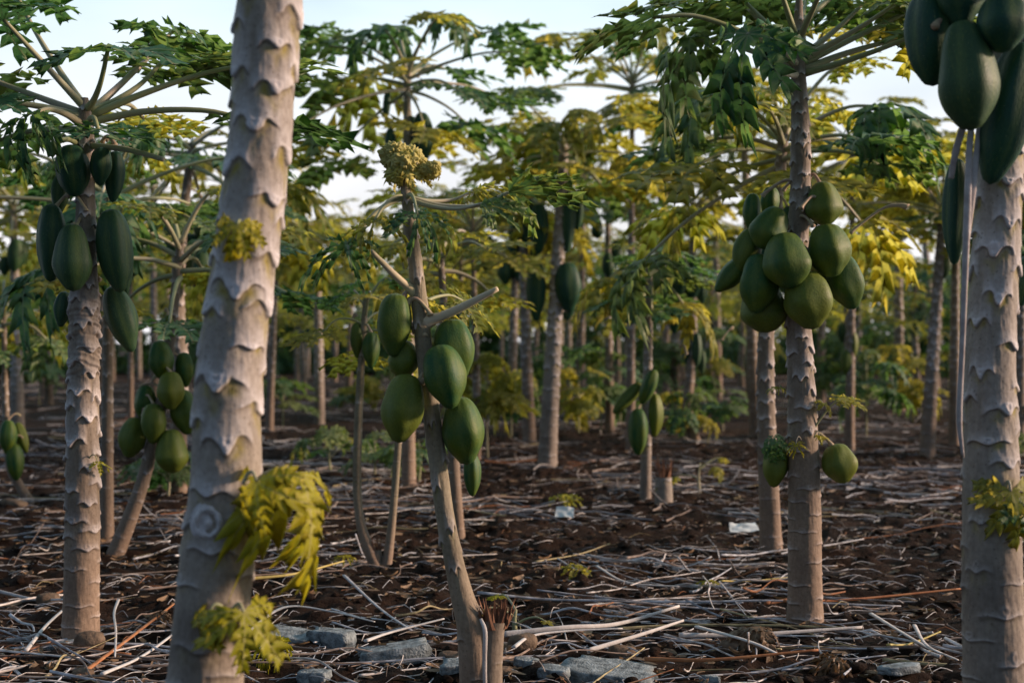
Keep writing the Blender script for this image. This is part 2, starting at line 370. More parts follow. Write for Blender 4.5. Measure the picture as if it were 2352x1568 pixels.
# ------------------------------------------------------------------ leaf blade
def leaf_arr(seed, detail=2, droop=0.35, ruffle=0.05, nl=9, cut=0.13, fold=0.11, narrow=0.90, spread=140):
    """palmate leaf of deeply cut lobes, unit radius, lying in XY, central lobe along +Y; normal +Z"""
    rs = np.random.RandomState(seed); V = []; F = []; UV = []
    angs = np.linspace(-spread, spread, nl)
    ph = [(0.0, 0.14), (0.14, 0.19), (0.32, 0.46), (0.48, 0.72), (0.66, 1.0), (0.71, 0.58), (0.82, 0.20)] if detail > 1 else [(0.0, 0.14), (0.18, 0.25), (0.60, 1.0), (0.80, 0.22)]
    for li, an in enumerate(angs):
        an = R(an+rs.uniform(-5, 5)); ln = (1.0-0.40*(abs(an)/2.5)**1.4)*rs.uniform(.88, 1.08)
        dr = droop*rs.uniform(.5, 1.6); tw = rs.uniform(-.35, .35); bend = rs.uniform(-.22, .22)
        nsub = 4 if ln > .72 else 3
        def sp(t):                         # spine with sideways bend and droop
            ax = np.sin(an); ay = np.cos(an)
            q = np.array([ax, ay, 0])*t*ln*(1-0.25*dr*t*t)+np.array([ay, -ax, 0])*bend*t*t*ln
            q[2] = 0.06*t-dr*abs(t)**2.1*ln; return q
        for side in (-1, 1):
            ts = [0.0, 0.12, 0.20]; ws = [0.0, 0.12*0.40, 0.20*0.40]
            for k in range(nsub):
                t0 = 0.22+0.74*k/nsub+(0.03 if side > 0 else 0); dt = 0.74/nsub; js = rs.uniform(.75, 1.2); fw = rs.uniform(.9, 1.35)
                for (a0, w0) in ph:
                    t = t0+dt*a0; tt = min(1, t)
                    E = narrow*(0.235*max(0, 1-((tt-.48)/.56)**2)**0.8+.02)*js
                    wv = max(0.014, w0*E) if w0 > .3 else cut*E*0.9+.006
                    ts.append(t+(0.15*fw if w0 == 1.0 else (0.05*fw if w0 >= .6 else 0))); ws.append(wv)
            ts.append(1.02); ws.append(0.012); ts.append(1.06); ws.append(0.0)
            st = len(V); n = len(ts)
            sps = np.maximum.accumulate(np.clip(np.array(ts), 0, 1.02))
            for j in range(n):
                c0 = sp(min(1.02, sps[j] if ws[j] < .1 else sps[j]-0.06)); w = ws[j]
                d = sp(min(1.05, ts[j])+.01)-sp(min(1.05, ts[j])-.01); d /= np.linalg.norm(d)
                lat = np.cross(d, [0, 0, 1.0]); lat /= np.linalg.norm(lat); lat = lat*side
                nrm = np.cross(lat*side, d)
                mg = sp(ts[j])+lat*w*ln
                wz = tw*side*w*ts[j]+fold*w*rs.uniform(.3, 1.2)+ruffle*rs.uniform(-1, 1)*w*6
                mgz = mg+nrm*wz-np.array([0, 0, dr*0.9*w*w*ln])
                mid = c0*.5+mgz*.5+nrm*(fold*0.18*w)
                V += [c0, mid, mgz]; tv = ts[j]*nsub/0.74
                UV += [(0, tv), (w/.26*.5, tv), (w/.26, tv)]
                if j:
                    q = st+3*(j-1); p_ = st+3*j
                    if side > 0: F += [(q, q+1, p_+1, p_), (q+1, q+2, p_+2, p_+1)]
                    else: F += [(q, p_, p_+1, q+1), (q+1, p_+1, p_+2, q+2)]
    F = np.array(F)[:, ::-1]
    return np.array(V), F, np.array(UV)
def orient_up(V, F):
    """make sure the upper side is the front"""
    a = V[F[:, 0]]; nrm = np.cross(V[F[:, 1]]-a, V[F[:, 2]]-a); return F[:, ::-1] if nrm[:, 2].sum() < 0 else F
LEAFS = {}
def leaf_data(kind, var):
    k = (kind, var)
    if k not in LEAFS:
        prm = {'n': dict(droop=.26, ruffle=.045), 'flat': dict(droop=.12, ruffle=.035, fold=.15), 'hang': dict(droop=.80, ruffle=.05),
               'wilt': dict(droop=1.5, ruffle=.12, narrow=.62, fold=.8), 'lo': dict(droop=.30, ruffle=.05, detail=1, nl=8),
               'shred': dict(droop=.5, ruffle=.15, narrow=.34, cut=.12, nl=11, fold=.5),
               'crum': dict(droop=.9, ruffle=.10, nl=6, narrow=1.25, cut=.75, spread=150, fold=.5), 'yl': dict(droop=.55, ruffle=.03, nl=6, narrow=1.05, cut=.26, spread=110, fold=.06), 'yd': dict(droop=1.0, ruffle=.03, nl=6, narrow=1.1, cut=.3, spread=95, fold=.06), 'fan': dict(droop=.22, ruffle=.10, nl=7, narrow=.5, spread=62, fold=.6, cut=.15),
               'small': dict(droop=.5, ruffle=.06, nl=7, narrow=.9)}[kind]
        V, F, UV = leaf_arr(100+var*13+len(kind), **prm); F = orient_up(V, F); LEAFS[k] = (V, F, UV)
    return LEAFS[k]
LM = {}
def leaf_me(kind, var, mat):
    k = (kind, var, mat.name)
    if k not in LM:
        V, F, UV = leaf_data(kind, var)
        LM[k] = mesh('leaf', V, F, mat, True, {'tint': np.zeros(len(V))}, UV)
    return LM[k]
def basis(out, pitch, roll=0.0, scale=1.0, loc=None):
    """local +Y to the (horizontal) direction out, pitched up/down"""
    o = Vector((out[0], out[1], 0));
    if o.length < 1e-6: o = Vector((0, 1, 0))
    yaw = math.atan2(-o.x, o.y)
    m = Matrix.Rotation(yaw, 4, 'Z') @ Matrix.Rotation(pitch, 4, 'X') @ Matrix.Rotation(roll, 4, 'Y') @ Matrix.Scale(scale, 4)
    if loc is not None: m = Matrix.Translation(loc) @ m
    return m
def petiole_ctrl(p0, p1, lift):
    a = Vector(p0); b = Vector(p1); d = b-a
    return [tuple(a), tuple(a+d*.33+Vector((0, 0, lift*.8))), tuple(a+d*.7+Vector((0, 0, lift*.9))), tuple(b)]
def add_leaf(root, p0, p1, size, kind='n', var=0, mat=None, pitch=None, roll=None, lift=0.03, r0=0.012, out=None, label=None, smat=None):
    mat = mat or LEAF; o = Vector(root.location); p0 = Vector(p0)-o; p1 = Vector(p1)-o
    outd = Vector(out) if out is not None else Vector((p1.x-p0.x, p1.y-p0.y, 0))
    m4 = basis(outd, pitch if pitch is not None else R(rng.uniform(-22, 4)), roll if roll is not None else R(rng.uniform(-14, 14)), size, p1)
    lf = obj('leaf', leaf_me(kind, var, mat), root, mat4=m4)
    if label: lf['label'] = label
    me = tube('leaf_stalk', petiole_ctrl(p0, p1, lift), [r0*1.25, r0, r0*.75, r0*.6], smat or STALK, 14, 8)
    st = obj('leaf_stalk', me, lf); st.matrix_basis = m4.inverted()
    return lf

# ------------------------------------------------------------------ fruit
def fruit_me(var, nu=40, nv=44, mat=None):
    """unit papaya: height 1 along Z (top at 0, down to -1), width 1"""
    rs = np.random.RandomState(40+var)
    t = np.linspace(0, 1, nv); fat = [.62, .50, .56, .66, .46][var % 5]
    # superellipse-like egg with the widest place at `fat`
    x = np.where(t < fat, (fat-t)/fat, (t-fat)/(1-fat))
    e1 = np.where(t < fat, [2.0, 2.1, 2.0, 1.9, 2.1][var % 5], [1.9, 1.85, 1.9, 1.9, 2.1][var % 5]); pr = np.clip(1-x**e1, 0, 1)**(1/1.95)
    pr = np.where(t < fat, pr*(1-0.10*np.sin(np.pi*t/fat)*([.7, .2, .4, .6, .1][var % 5])), pr)
    z = -t.copy()
    nub = np.exp(-((t-1)/.06)**2); z = z-[.05, .085, .075, .06, .045][var % 5]*nub
    dip = np.exp(-(t/.05)**2); z = z-0.02*dip
    th = np.arange(nu)/nu*2*np.pi; TH, T = np.meshgrid(th, t)
    a5 = 0.05+0.03*rs.rand(); ph = rs.rand()*6
    rib = np.cos(5*TH+ph+0.3*np.sin(3*T))
    env = np.sin(np.pi*np.clip(T, 0, 1))**.5
    k = 1+a5*np.sign(rib)*np.abs(rib)**1.0*env*0.8+0.03*(vn(np.cos(TH)*1.3+var*7+20, T*3+np.sin(TH)*1.3)-.5)*3.4
    k = k+0.06*np.cos(10*TH+ph)*np.exp(-T/.17)*np.clip(T*30, 0, 1)
    # keep the seam closed
    Rr = 0.5*pr[:, None]*k; Rr[:, :] = Rr
    bendx = (0.05*(T-.5)**2)*rs.uniform(-1, 1)*4
    v = np.stack([Rr*np.cos(TH)+bendx, Rr*np.sin(TH), z[:, None]+0*TH], -1).reshape(-1, 3)
    return mesh('fruit', v, grid_faces(nu, nv, True), mat or FRUIT, True, {'rib': (np.clip(-rib, 0, 1)**3*env).ravel()})
def fix_vn_wrap(): pass
FR = [fruit_me(k) for k in range(5)]+[fruit_me(k, mat=FRUIT_DARK) for k in range(5)]
FRL = [fruit_me(k, 16, 18, FRUIT_DARK) for k in range(5)]
DARK = 0
def add_fruit(root, top, w, h, tilt=(0, 0), var=0, lo=False, stalk_to=None, label=None, rz=None):
    """top: world place of the stalk end; tilt: (degrees the bottom swings right, degrees the bottom swings towards the camera)"""
    o = Vector(root.location); tp = Vector(top)-o
    m4 = Matrix.Translation(tp) @ Matrix.Rotation(R(-tilt[0]), 4, 'Y') @ Matrix.Rotation(R(-tilt[1]), 4, 'X') @ Matrix.Rotation(rz if rz is not None else rng.uniform(0, 6.28), 4, 'Z') @ Matrix.Diagonal((w, w, h, 1))
    f = obj('fruit', FRL[var % 5] if lo else FR[var % 5+(5 if DARK else 0)], root, mat4=m4)
    if label: f['label'] = label
    if stalk_to is not None:
        a = Vector(stalk_to)-o; b = tp+(m4.to_3x3() @ Vector((0, 0, -.05))); mid = (a+b)/2+Vector((0, 0, .020+.10*abs((a-b).x)))
        me = tube('fruit_stalk', [tuple(a), tuple(a*.6+mid*.4+Vector((0, 0, .008))), tuple(mid), tuple(b*.75+mid*.25+Vector((0, 0, .004))), tuple(b)], [.009, .006, .0055, .006, .010], PED, 14, 8)
        s = obj('fruit_stalk', me, f); s.matrix_basis = m4.inverted()
    return f
def px_fruit(root, D, cx, cy, w, h, tx=0, td=0, dd=0.0, var=0, trunk=None, label=None):
    """fruit by its middle in the picture and its distance D+dd"""
    DD = D+dd; W = w/FP*DD; Hh = h/FP*DD; c = P(cx, cy, DD)
    up = Matrix.Rotation(R(-tx), 3, 'Y') @ Matrix.Rotation(R(-td), 3, 'X') @ Vector((0, 0, 1))
    top = c+up*Hh*.5
    st = None
    if trunk is not None:
        st = Vector((trunk[0], trunk[1], top.z+.012+.05*abs(top.x-trunk[0])))
        dirn = Vector((top.x-trunk[0], top.y-trunk[1], 0)); 
        if dirn.length > 1e-4: st += dirn.normalized()*trunk[2]*.8
    return add_fruit(root, top, W, Hh, (tx, td), var, False, st, label)

def tree_root(name, x, y, label, cat='tree', group=None, z=0.0):
    o = bpy.data.objects.new(name, None); C.objects.link(o); o.location = (x, y, z); o.empty_display_size = .2
    return tag(o, label, cat, group)
def trunk_px(root, D, rows, mat, **kw):
    """rows: (x, y, width) in the picture, foot first; extends to the ground"""
    c = []
    for q in rows:
        x, y, w = q[:3]; dd = q[3] if len(q) > 3 else 0
        p = P(x, y, D+dd); c.append([p.x-root.location.x, p.y-root.location.y, p.z, w/FP*(D+dd)*.5])
    if c[0][2] > 0.0:
        k = c[0]; c.insert(0, [k[0]*1.0, k[1], -0.06, k[3]*1.03])
    me = trunk_mesh(c, mat, **kw); return obj('trunk', me, root), c

# ================================================================== THE SETTING: ground
def ground_z(x, y):
    x = np.asarray(x, float); y = np.asarray(y, float)
    near = 1-sst(14, 30, y)
    big = 0.10*(fbm(x*.35+40, y*.35+9, 3)-.45)*sst(2, 6, np.abs(y)+0*x)
    cl = 0.055*(fbm(x*4.2+3, y*4.2+7, 4)-.45)*near
    clod = 0.030*np.clip(vn(x*14+3, y*14)-.45, 0, 1)*2*near+0.012*np.clip(vn(x*37+3, y*37)-.4, 0, 1)*near
    return big*near+cl+clod-0.01
GH = ground_z
yy = np.concatenate([np.linspace(-12, 2.2, 30), 2.2*(14/2.2)**(np.linspace(0, 1, 620)[1:]), 14*(900/14)**(np.linspace(0, 1, 120)[1:])])
nu = 520
uu = np.linspace(-1, 1, nu); uu = np.sign(uu)*np.abs(uu)**1.35
half = np.where(yy < 14, 1.6+0.62*np.clip(yy, 2, 14), 0); half = np.where(yy < 14, half, (1.6+.62*14)*(yy/14)**1.15)
half = np.maximum(half, 3.2); half = np.where(yy < 1, 12, half)
X = uu[None, :]*half[:, None]; Y = yy[:, None]+0*X
Z = ground_z(X, Y)
gm = mesh('ground', np.stack([X, Y, Z], -1).reshape(-1, 3), grid_faces(nu, len(yy), False), SOIL, True)
tag(obj('ground', gm), 'dark brown cloddy soil of the orchard floor', 'ground', kind='structure')
def gz(x, y): return float(ground_z(np.array([x]), np.array([y]))[0])

# ================================================================== NEAR TREES
# ---- the blurred leaning trunk in front, left
D = 2.72; p = P(470, 1600, D)
tA = tree_root('papaya_tree', p.x, D, 'blurred pale leaning papaya trunk closest to the camera, with yellow leaf shoots', group='papaya trees of the orchard')
trunk_px(tA, D, [(455, 1900, 192), (472, 1568, 172), (497, 1300, 168), (517, 1100, 160), (524, 900, 155), (548, 700, 146), (576, 500, 142), (598, 300, 140), (612, 100, 146), (624, -100, 142), (636, -500, 130), (642, -900, 100)],
         BARK, na=150, ns=1300, gap=(.024, .020), amp=.075, seed=5, s_rough=.30, rel_h=.46, width=.66)
# knot on the trunk
def knot_me(r):
    th = np.linspace(0, 2*np.pi, 28, endpoint=False); rr = np.linspace(0, 1, 12)
    TH, RR = np.meshgrid(th, rr)
    z = 0.35*np.exp(-((RR-.62)/.16)**2)*(1+.25*np.sin(5*TH))+0.3*np.exp(-(RR/.25)**2)-.25*RR**3+.05*np.sin(9*TH+RR*20)*RR
    return mesh('knot', np.stack([RR*np.cos(TH)*r, -z*r*.8, RR*np.sin(TH)*r*1.15], -1).reshape(-1, 3), grid_faces(28, 12, True)[:, ::-1], BARK, True, {'scar': np.tile([[.9, 0, 1, 0.]], (28*12, 1))})
k = P(478, 1200, D-.066); obj('knot', knot_me(.036), tA, Vector(k)-tA.location)
# yellow shoots on it
def shoot(root, D, base, tip, size, kind, var, mat, pitch, roll=0, out=None, r0=.004, dd=-.02, label=None, lift=.02):
    a = P(base[0], base[1], D); b = P(tip[0], tip[1], D+dd)
    return add_leaf(root, a, b, size, kind, var, mat, R(pitch), R(roll), lift, r0, out, label)
shoot(tA, D-.10, (560, 1110), (590, 1105), .12, 'yl', 1, LEAF_YELLOW, -66, 6, (-.55, -1), label='bright yellow leaf shoot')
shoot(tA, D-.03, (580, 1110), (690, 1090), .165, 'yd', 3, LEAF_YELLOW, -38, -6, (.75, -.6), label='bright yellow drooping leaf')
shoot(tA, D-.08, (520, 1410), (478, 1412), .075, 'yl', 4, LEAF_YELLOW, -70, 0, (-.7, -1), label='bright yellow leaf shoot')
shoot(tA, D-.08, (530, 1415), (560, 1405), .125, 'yl', 5, LEAF_YELLOW, -52, 10, (.9, -.8), label='bright yellow leaf shoot')
shoot(tA, D-.07, (560, 560), (545, 515), .075, 'yl', 6, LEAF_YELLOW, -72, 0, (.1, -1), label='small yellow leaf shoot')

def generic_crown(root, top, n, size, seed, mat=LEAF, kind='n', pl=(.42, .62), r0=.011, skip=None, el=(60, -22), mats=None, lift=.05, hang=.14):
    """n leaves round the tree top, steep young ones above, level and drooping ones below"""
    rs = random.Random(seed); top = Vector(top)
    for i in range(n):
        u = i/(n-1); an = i*2.399+seed; e = R(el[0]*(1-u)+el[1]*u+rs.uniform(-8, 8)); ln = rs.uniform(*pl)*(0.55+.45*min(1, u*2.2))
        if skip and skip(an % 6.283, u): continue
        d = Vector((math.cos(an)*math.cos(e), math.sin(an)*math.cos(e), math.sin(e)))
        p0 = top+Vector((0, 0, -.16*u)); p1 = p0+d*ln
        add_leaf(root, p0, p1, size*1.12*rs.uniform(.85, 1.12)*(.6+.4*min(1, u*2.5)), kind if rs.random() > hang else 'hang', rs.randrange(5), rs.choice(mats) if mats else mat,
                 R(rs.uniform(-14, 8)-8*u), R(rs.uniform(-14, 14)), lift, r0)
topA = P(642, -900, D)
generic_crown(tA, topA, 12, .30, 3, el=(70, 5))

# ---- left tree with long dark fruit
D = 4.70; p = P(186, 1475, D)
tB = tree_root('papaya_tree', p.x, D, 'left papaya tree with long dark fruit and a crinkled brown band on its trunk', group='papaya trees of the orchard')
trunk_px(tB, D, [(184, 1500, 84), (186, 1400, 80), (189, 1200, 78), (190, 1000, 72), (192, 850, 68), (193, 740, 68), (194, 690, 66), (197, 600, 50), (197, 480, 44), (197, 380, 40), (196, 270, 34), (194, 225, 16)],
         BARK_TAN, na=120, ns=1100, gap=(.022, .014), amp=.125, seed=8, crinkle=(.52, .64), s_rough=.24, rel_h=.42, width=.68)
tc_ = P(195, 560, D); TB = (tc_.x, tc_.y, .03)
DARK = 1
for (cx, cy, w, h, tx, td, dd, vr) in [(167, 388, 76, 118, -6, 0, -.05, 4), (232, 378, 50, 84, 4, 0, -.06, 1), (263, 402, 44, 116, 3, 0, .03, 4), (138, 440, 42, 90, 4, 0, .08, 1),
        (119, 552, 66, 176, 1, 0, .0, 4), (168, 586, 88, 152, -2, 4, -.11, 0), (262, 570, 80, 190, -7, 0, -.03, 4), (278, 725, 70, 150, -18, 0, .08, 1), (144, 706, 40, 78, 8, 0, .06, 1), (283, 610, 40, 120, -6, 0, .1, 1)]:
    px_fruit(tB, D, cx, cy, w, h, -tx if False else -tx*-1 if False else (-tx), td, dd, vr, TB)
DARK = 0
def px_leaf(root, D, base, tip, dd, size, kind='n', var=0, mat=None, pitch=-12, roll=0, lift=.03, r0=.011, out=None, label=None):
    """leaf whose stalk runs from one image point on the tree to another; dd: how much nearer (-) or farther (+) the blade is"""
    a = P(base[0], base[1], D); b = P(tip[0], tip[1], D+dd)
    return add_leaf(root, a, b, size*(1.12 if size > .2 else 1), kind, var, mat, R(pitch), R(roll), lift, r0, out, label)
B0 = (194, 262)
for args in [
    ((196, 250), (8, 45), -.15, .30, 'n', 0, LEAF, -10, 8, .0), ((196, 248), (38, -10), .25, .30, 'n', 1, LEAF, -5, -8, -.02),
    ((200, 250), (247, 118), -.25, .30, 'n', 3, LEAF, -4, 6, -.04), ((205, 255), (372, 142), .15, .32, 'flat', 0, LEAF, -8, -6, -.03),
    ((202, 262), (398, 70), .35, .30, 'n', 4, LEAF, -6, 6, -.01), ((205, 268), (560, 150), .1, .33, 'flat', 2, LEAF, 2, 5, .02),
    ((192, 262), (-40, 175), .1, .30, 'n', 2, LEAF, -14, 5, .0), ((192, 270), (-60, 238), -.2, .30, 'n', 0, LEAF, -12, -6, .02),
    ((200, 282), (600, 288), .05, .32, 'flat', 3, LEAF, -6, 3, .05), ((202, 278), (330, 272), .7, .26, 'flat', 1, LEAF_OLIVE, -6, 3, .06),
    ((192, 290), (75, 262), -.25, .15, 'wilt', 1, LEAF, -15, 10, .03), ((196, 300), (225, 296), -.22, .21, 'flat', 3, LEAF, -12, 12, .04, .011, (1, -.25)),
    ((190, 300), (0, 322), .25, .27, 'n', 4, LEAF, -22, -4, .02)]:
    px_leaf(tB, D, *args)
for a, b, dd in [((205, 335), (375, 366), -.2), ((180, 330), (135, 325), -.15)]:
    q0 = P(a[0], a[1], D)-tB.location; q1 = P(b[0], b[1], D+dd)-tB.location
    obj('broken_stalk', tube('broken_stalk', [q0, (q0+q1)/2+Vector((0, 0, .01)), q1], [.012, .009, .008], STALK), tB)
shoot(tB, D-.04, (205, 1052), (225, 1062), .05, 'small', 2, LEAF_YELLOW, -15, 10, (1, -.3), r0=.002)

STRIPM0 = simple_mat('dry_strip_pale', (0.44, 0.41, 0.40), (0.58, 0.56, 0.55), 30, .7)
# ---- centre tree
D = 3.85; p = P(1105, 1700, D)
tC = tree_root('papaya_tree', p.x, D, 'slender central papaya tree, bent stem with six green fruit and curled yellow top', group='papaya trees of the orchard')
trunk_px(tC, D, [(1094, 1628, 74, .02), (1092, 1560, 72, .01), (1088, 1500, 70), (1082, 1440, 66), (1062, 1370, 53), (1043, 1290, 45), (1022, 1180, 42), (1008, 1080, 41), (995, 980, 40), (983, 880, 38), (972, 780, 38), (966, 720, 38), (958, 640, 34), (950, 570, 30), (940, 500, 27), (932, 440, 23), (932, 405, 20)],
         BARK_GREEN, na=90, ns=640, gap=(.050, .045), amp=.16, seed=21, s_rough=.25, flare=.05, rel_h=.75, width=.62)
# the cut main stump it sprouts from
def stump_px(root, D, rows, mat, seed, name='stump', spikes=34, hgt=.05):
    t, c = trunk_px(root, D, rows, mat, na=64, ns=120, gap=(.06, .06), amp=.05, seed=seed, s_rough=.9, flare=.0, rel_h=.35)
    t.name = name; me = t.data; top = c[-1]; rs = random.Random(seed); V = []; F = []
    for i in range(spikes):
        a = rs.uniform(0, 6.28); q = top[3]*rs.uniform(.35, 1.0); x = top[0]+q*math.cos(a); y = top[1]+q*math.sin(a); h = hgt*rs.uniform(.4, 1.1); w = top[3]*rs.uniform(.10, .24)
        lx, ly = rs.uniform(-.35, .35)*h+.3*h*math.cos(a), rs.uniform(-.3, .3)*h; b = len(V); r2 = w*.5
        ca, sa = math.cos(a+1.57), math.sin(a+1.57); z0 = top[2]-.02
        V += [(x-ca*w, y-sa*w, z0), (x+ca*w, y+sa*w, z0), (x+math.cos(a)*r2, y+math.sin(a)*r2, z0), (x+lx*.5-ca*w*.7, y+ly*.5-sa*w*.7, z0+h*.6), (x+lx*.5+ca*w*.7, y+ly*.5+sa*w*.7, z0+h*.6), (x+lx*.5+math.cos(a)*r2, y+ly*.5+math.sin(a)*r2, z0+h*.6), (x+lx, y+ly, z0+h+.02)]
        F += [(b, b+1, b+4, b+3), (b+1, b+2, b+5, b+4), (b+2, b, b+3, b+5), (b+3, b+4, b+6), (b+4, b+5, b+6), (b+5, b+3, b+6)]
    obj('torn_fibres', mesh('torn_fibres', V, F, FRAY, False), t)
    return t
stump_px(tC, D, [(1122, 1628, 66, .0), (1124, 1540, 60, .0), (1131, 1460, 54), (1135, 1424, 58)], BARK_TAN, 5, 'cut_stump', 80, .062)
# pale dead strip hanging over the foot
strip = [P(1104, 1420, D-.07)-tC.location, P(1114, 1450, D-.085)-tC.location, P(1113, 1520, D-.07)-tC.location, P(1115, 1600, D-.05)-tC.location]
obj('dry_strip', tube('dry_strip', strip, [.004, .006, .006, .005], STRIPM0, 24, 8, .4, .3), tC)
def tcx(y): return float(np.interp(y, [400, 640, 780, 980, 1180], [932, 958, 972, 995, 1022]))
for (cx, cy, w, h, tx, td, dd, vr, lb) in [(905, 739, 80, 138, -3, 0, -.02, 1, None), (1044, 797, 92, 136, 10, 0, -.01, 1, None), (926, 822, 72, 88, 2, 0, .02, 2, None), (1020, 858, 98, 142, 12, 6, -.09, 1, None),
        (926, 930, 98, 152, -8, 3, -.06, 2, None), (1062, 982, 96, 150, 8, 0, -.02, 2, None), (1084, 1085, 40, 100, 2, 0, .30, 4, None)]:
    tp = P(tcx(cy-h*.5), cy, D)
    px_fruit(tC, D, cx, cy, w, h, tx, td, dd, vr, (tp.x, tp.y, .02))
def stub(root, D, a, b, dd, r, mat=STUB):
    q0 = P(a[0], a[1], D)-root.location; q1 = P(b[0], b[1], D+dd)-root.location
    return obj('cut_leaf_stalk', tube('cut_leaf_stalk', [q0, q0*.6+q1*.4-Vector((0, 0, .006)), q1], [r*1.9, r*1.05, r*.95, r*.8, r*.55], mat, 16, 10), root)
stub(tC, D, (955, 672), (852, 576), -.08, .0105); stub(tC, D, (975, 740), (1143, 663), -.06, .0125)
# leaves of the centre tree
C0 = (931, 452)
px_leaf(tC, D, C0, (1168, 442), -.05, .21, 'fan', 1, LEAF, 6, -20, -.035, .0075, (1, -.1), label='shrivelled dark green leaf')
px_leaf(tC, D, (934, 456), (1105, 468), -.12, .14, 'fan', 2, LEAF, -12, 30, -.02, .006, (1, -.2), label='shrivelled dark green leaf')
px_leaf(tC, D, C0, (1085, 440), .12, .13, 'shred', 1, LEAF_OLIVE, 28, 0, -.02, .006, (.6, .4))
px_leaf(tC, D, C0, (805, 566), -.10, .17, 'shred', 2, LEAF, -8, 18, .03, .0075, (-1, -.1), label='thin shredded green leaf')
px_leaf(tC, D, (926, 450), (862, 505), -.12, .14, 'shred', 3, LEAF_OLIVE, -25, -10, .02, .006, (-1, -.5), label='thin shredded yellow leaf')
px_leaf(tC, D, (935, 455), (958, 492), -.15, .13, 'shred', 4, LEAF, -30, 10, .03, .006, (.6, -1))
px_leaf(tC, D, (960, 720), (985, 690), .06, .13, 'n', 4, LEAF_OLIVE, -30, 0, .02, .006, (1, .2))
px_leaf(tC, D, (965, 700), (1062, 690), .15, .15, 'n', 3, LEAF_OLIVE, -35, 20, .02, .005, (1, .1))
# the curled yellow top: many small crumpled leaves in a tuft
def tuft(root, c, rad, blobs, flaps, mat, seed, name='curled_top'):
    """crumpled young leaves: lumpy creased masses with a few limp leaves hanging out"""
    rs = random.Random(seed); Vs = []; Fs = []; Us = []; off = 0; tn = []
    b = _bm0.new(); _bm0.ops.create_icosphere(b, subdivisions=5, radius=1)
    I = np.array([v.co[:] for v in b.verts]); IF = np.array([[v.index for v in f.verts] for f in b.faces]); b.free()
    for i in range(blobs):
        o1, o2 = rs.uniform(0, 50), rs.uniform(0, 50); r_ = rad*rs.uniform(.42, .66)
        a1 = vn(I[:, 0]*2.6+o1+I[:, 2]*1.1+20, I[:, 1]*2.6+o2+I[:, 2]*1.7+20); a2 = vn(I[:, 0]*5.5+a1*3+o2+20, I[:, 2]*5.5+I[:, 1]*4+o1+20)
        k = .72+.9*np.abs(a1-.5)+.75*np.abs(a2-.5)
        q = np.array(c)+np.array([rs.uniform(-.62, .55)*rad, rs.uniform(-.5, .5)*rad, rs.uniform(-.45, .5)*rad])
        Vs.append(I*k[:, None]*r_*np.array([1.1, 1, .85])+q); Fs.append(IF+off); Us.append(np.tile([[.4, .3]], (len(I), 1))); off += len(I); tn.append(np.full(len(I), rs.random()))
    F3 = np.vstack(Fs); F4 = []
    for i in range(flaps):
        V, F, UV = leaf_data('yd' if i % 2 else 'small', i % 4); th = i*2.4+rs.uniform(-.4, .4); d = Vector((math.cos(th), math.sin(th), 0))
        q = Vector(c)+Vector((d.x*rad*.75, d.y*rad*.6, rs.uniform(-.3, .4)*rad))
        A = np.array(basis((d.x, d.y), R(rs.uniform(-85, -45)), R(rs.uniform(-30, 30)), rad*rs.uniform(.75, 1.15), q)); W = V.copy(); W[:, 2] += .12*(vn(V[:, 0]*8+i*3+20, V[:, 1]*8+20)-.5)
        Vs.append(W @ A[:3, :3].T+A[:3, 3]); F4.append(F+off); Us.append(UV); off += len(V); tn.append(np.full(len(V), rs.random()))
    Fa = [tuple(f) for f in F3]+[tuple(f) for f in np.vstack(F4)]
    return obj(name, mesh(name, np.vstack(Vs), Fa, mat, True, {'tint': np.concatenate(tn)}, np.vstack(Us)), root)
t_ = tuft(tC, P(926, 372, D)-tC.location, .056, 9, 11, LEAF_TOP, 2); t_['label'] = 'curled pale yellow young leaves'
t2 = tuft(tC, P(985, 388, D)-tC.location, .030, 4, 6, LEAF_TOP, 4, 'curled_leaf')
for (x, y) in [(905, 375), (925, 365), (945, 372), (985, 385), (960, 372), (915, 380)]:
    q0 = P(932, 412, D)-tC.location; q1 = P(x, y, D+rng.uniform(-.03, .03))-tC.location
    obj('young_leaf_stalk', tube('young_leaf_stalk', [q0, (q0+q1)/2+Vector((0, 0, .003)), q1], [.006, .004, .003], STUB, 6, 6), tC)

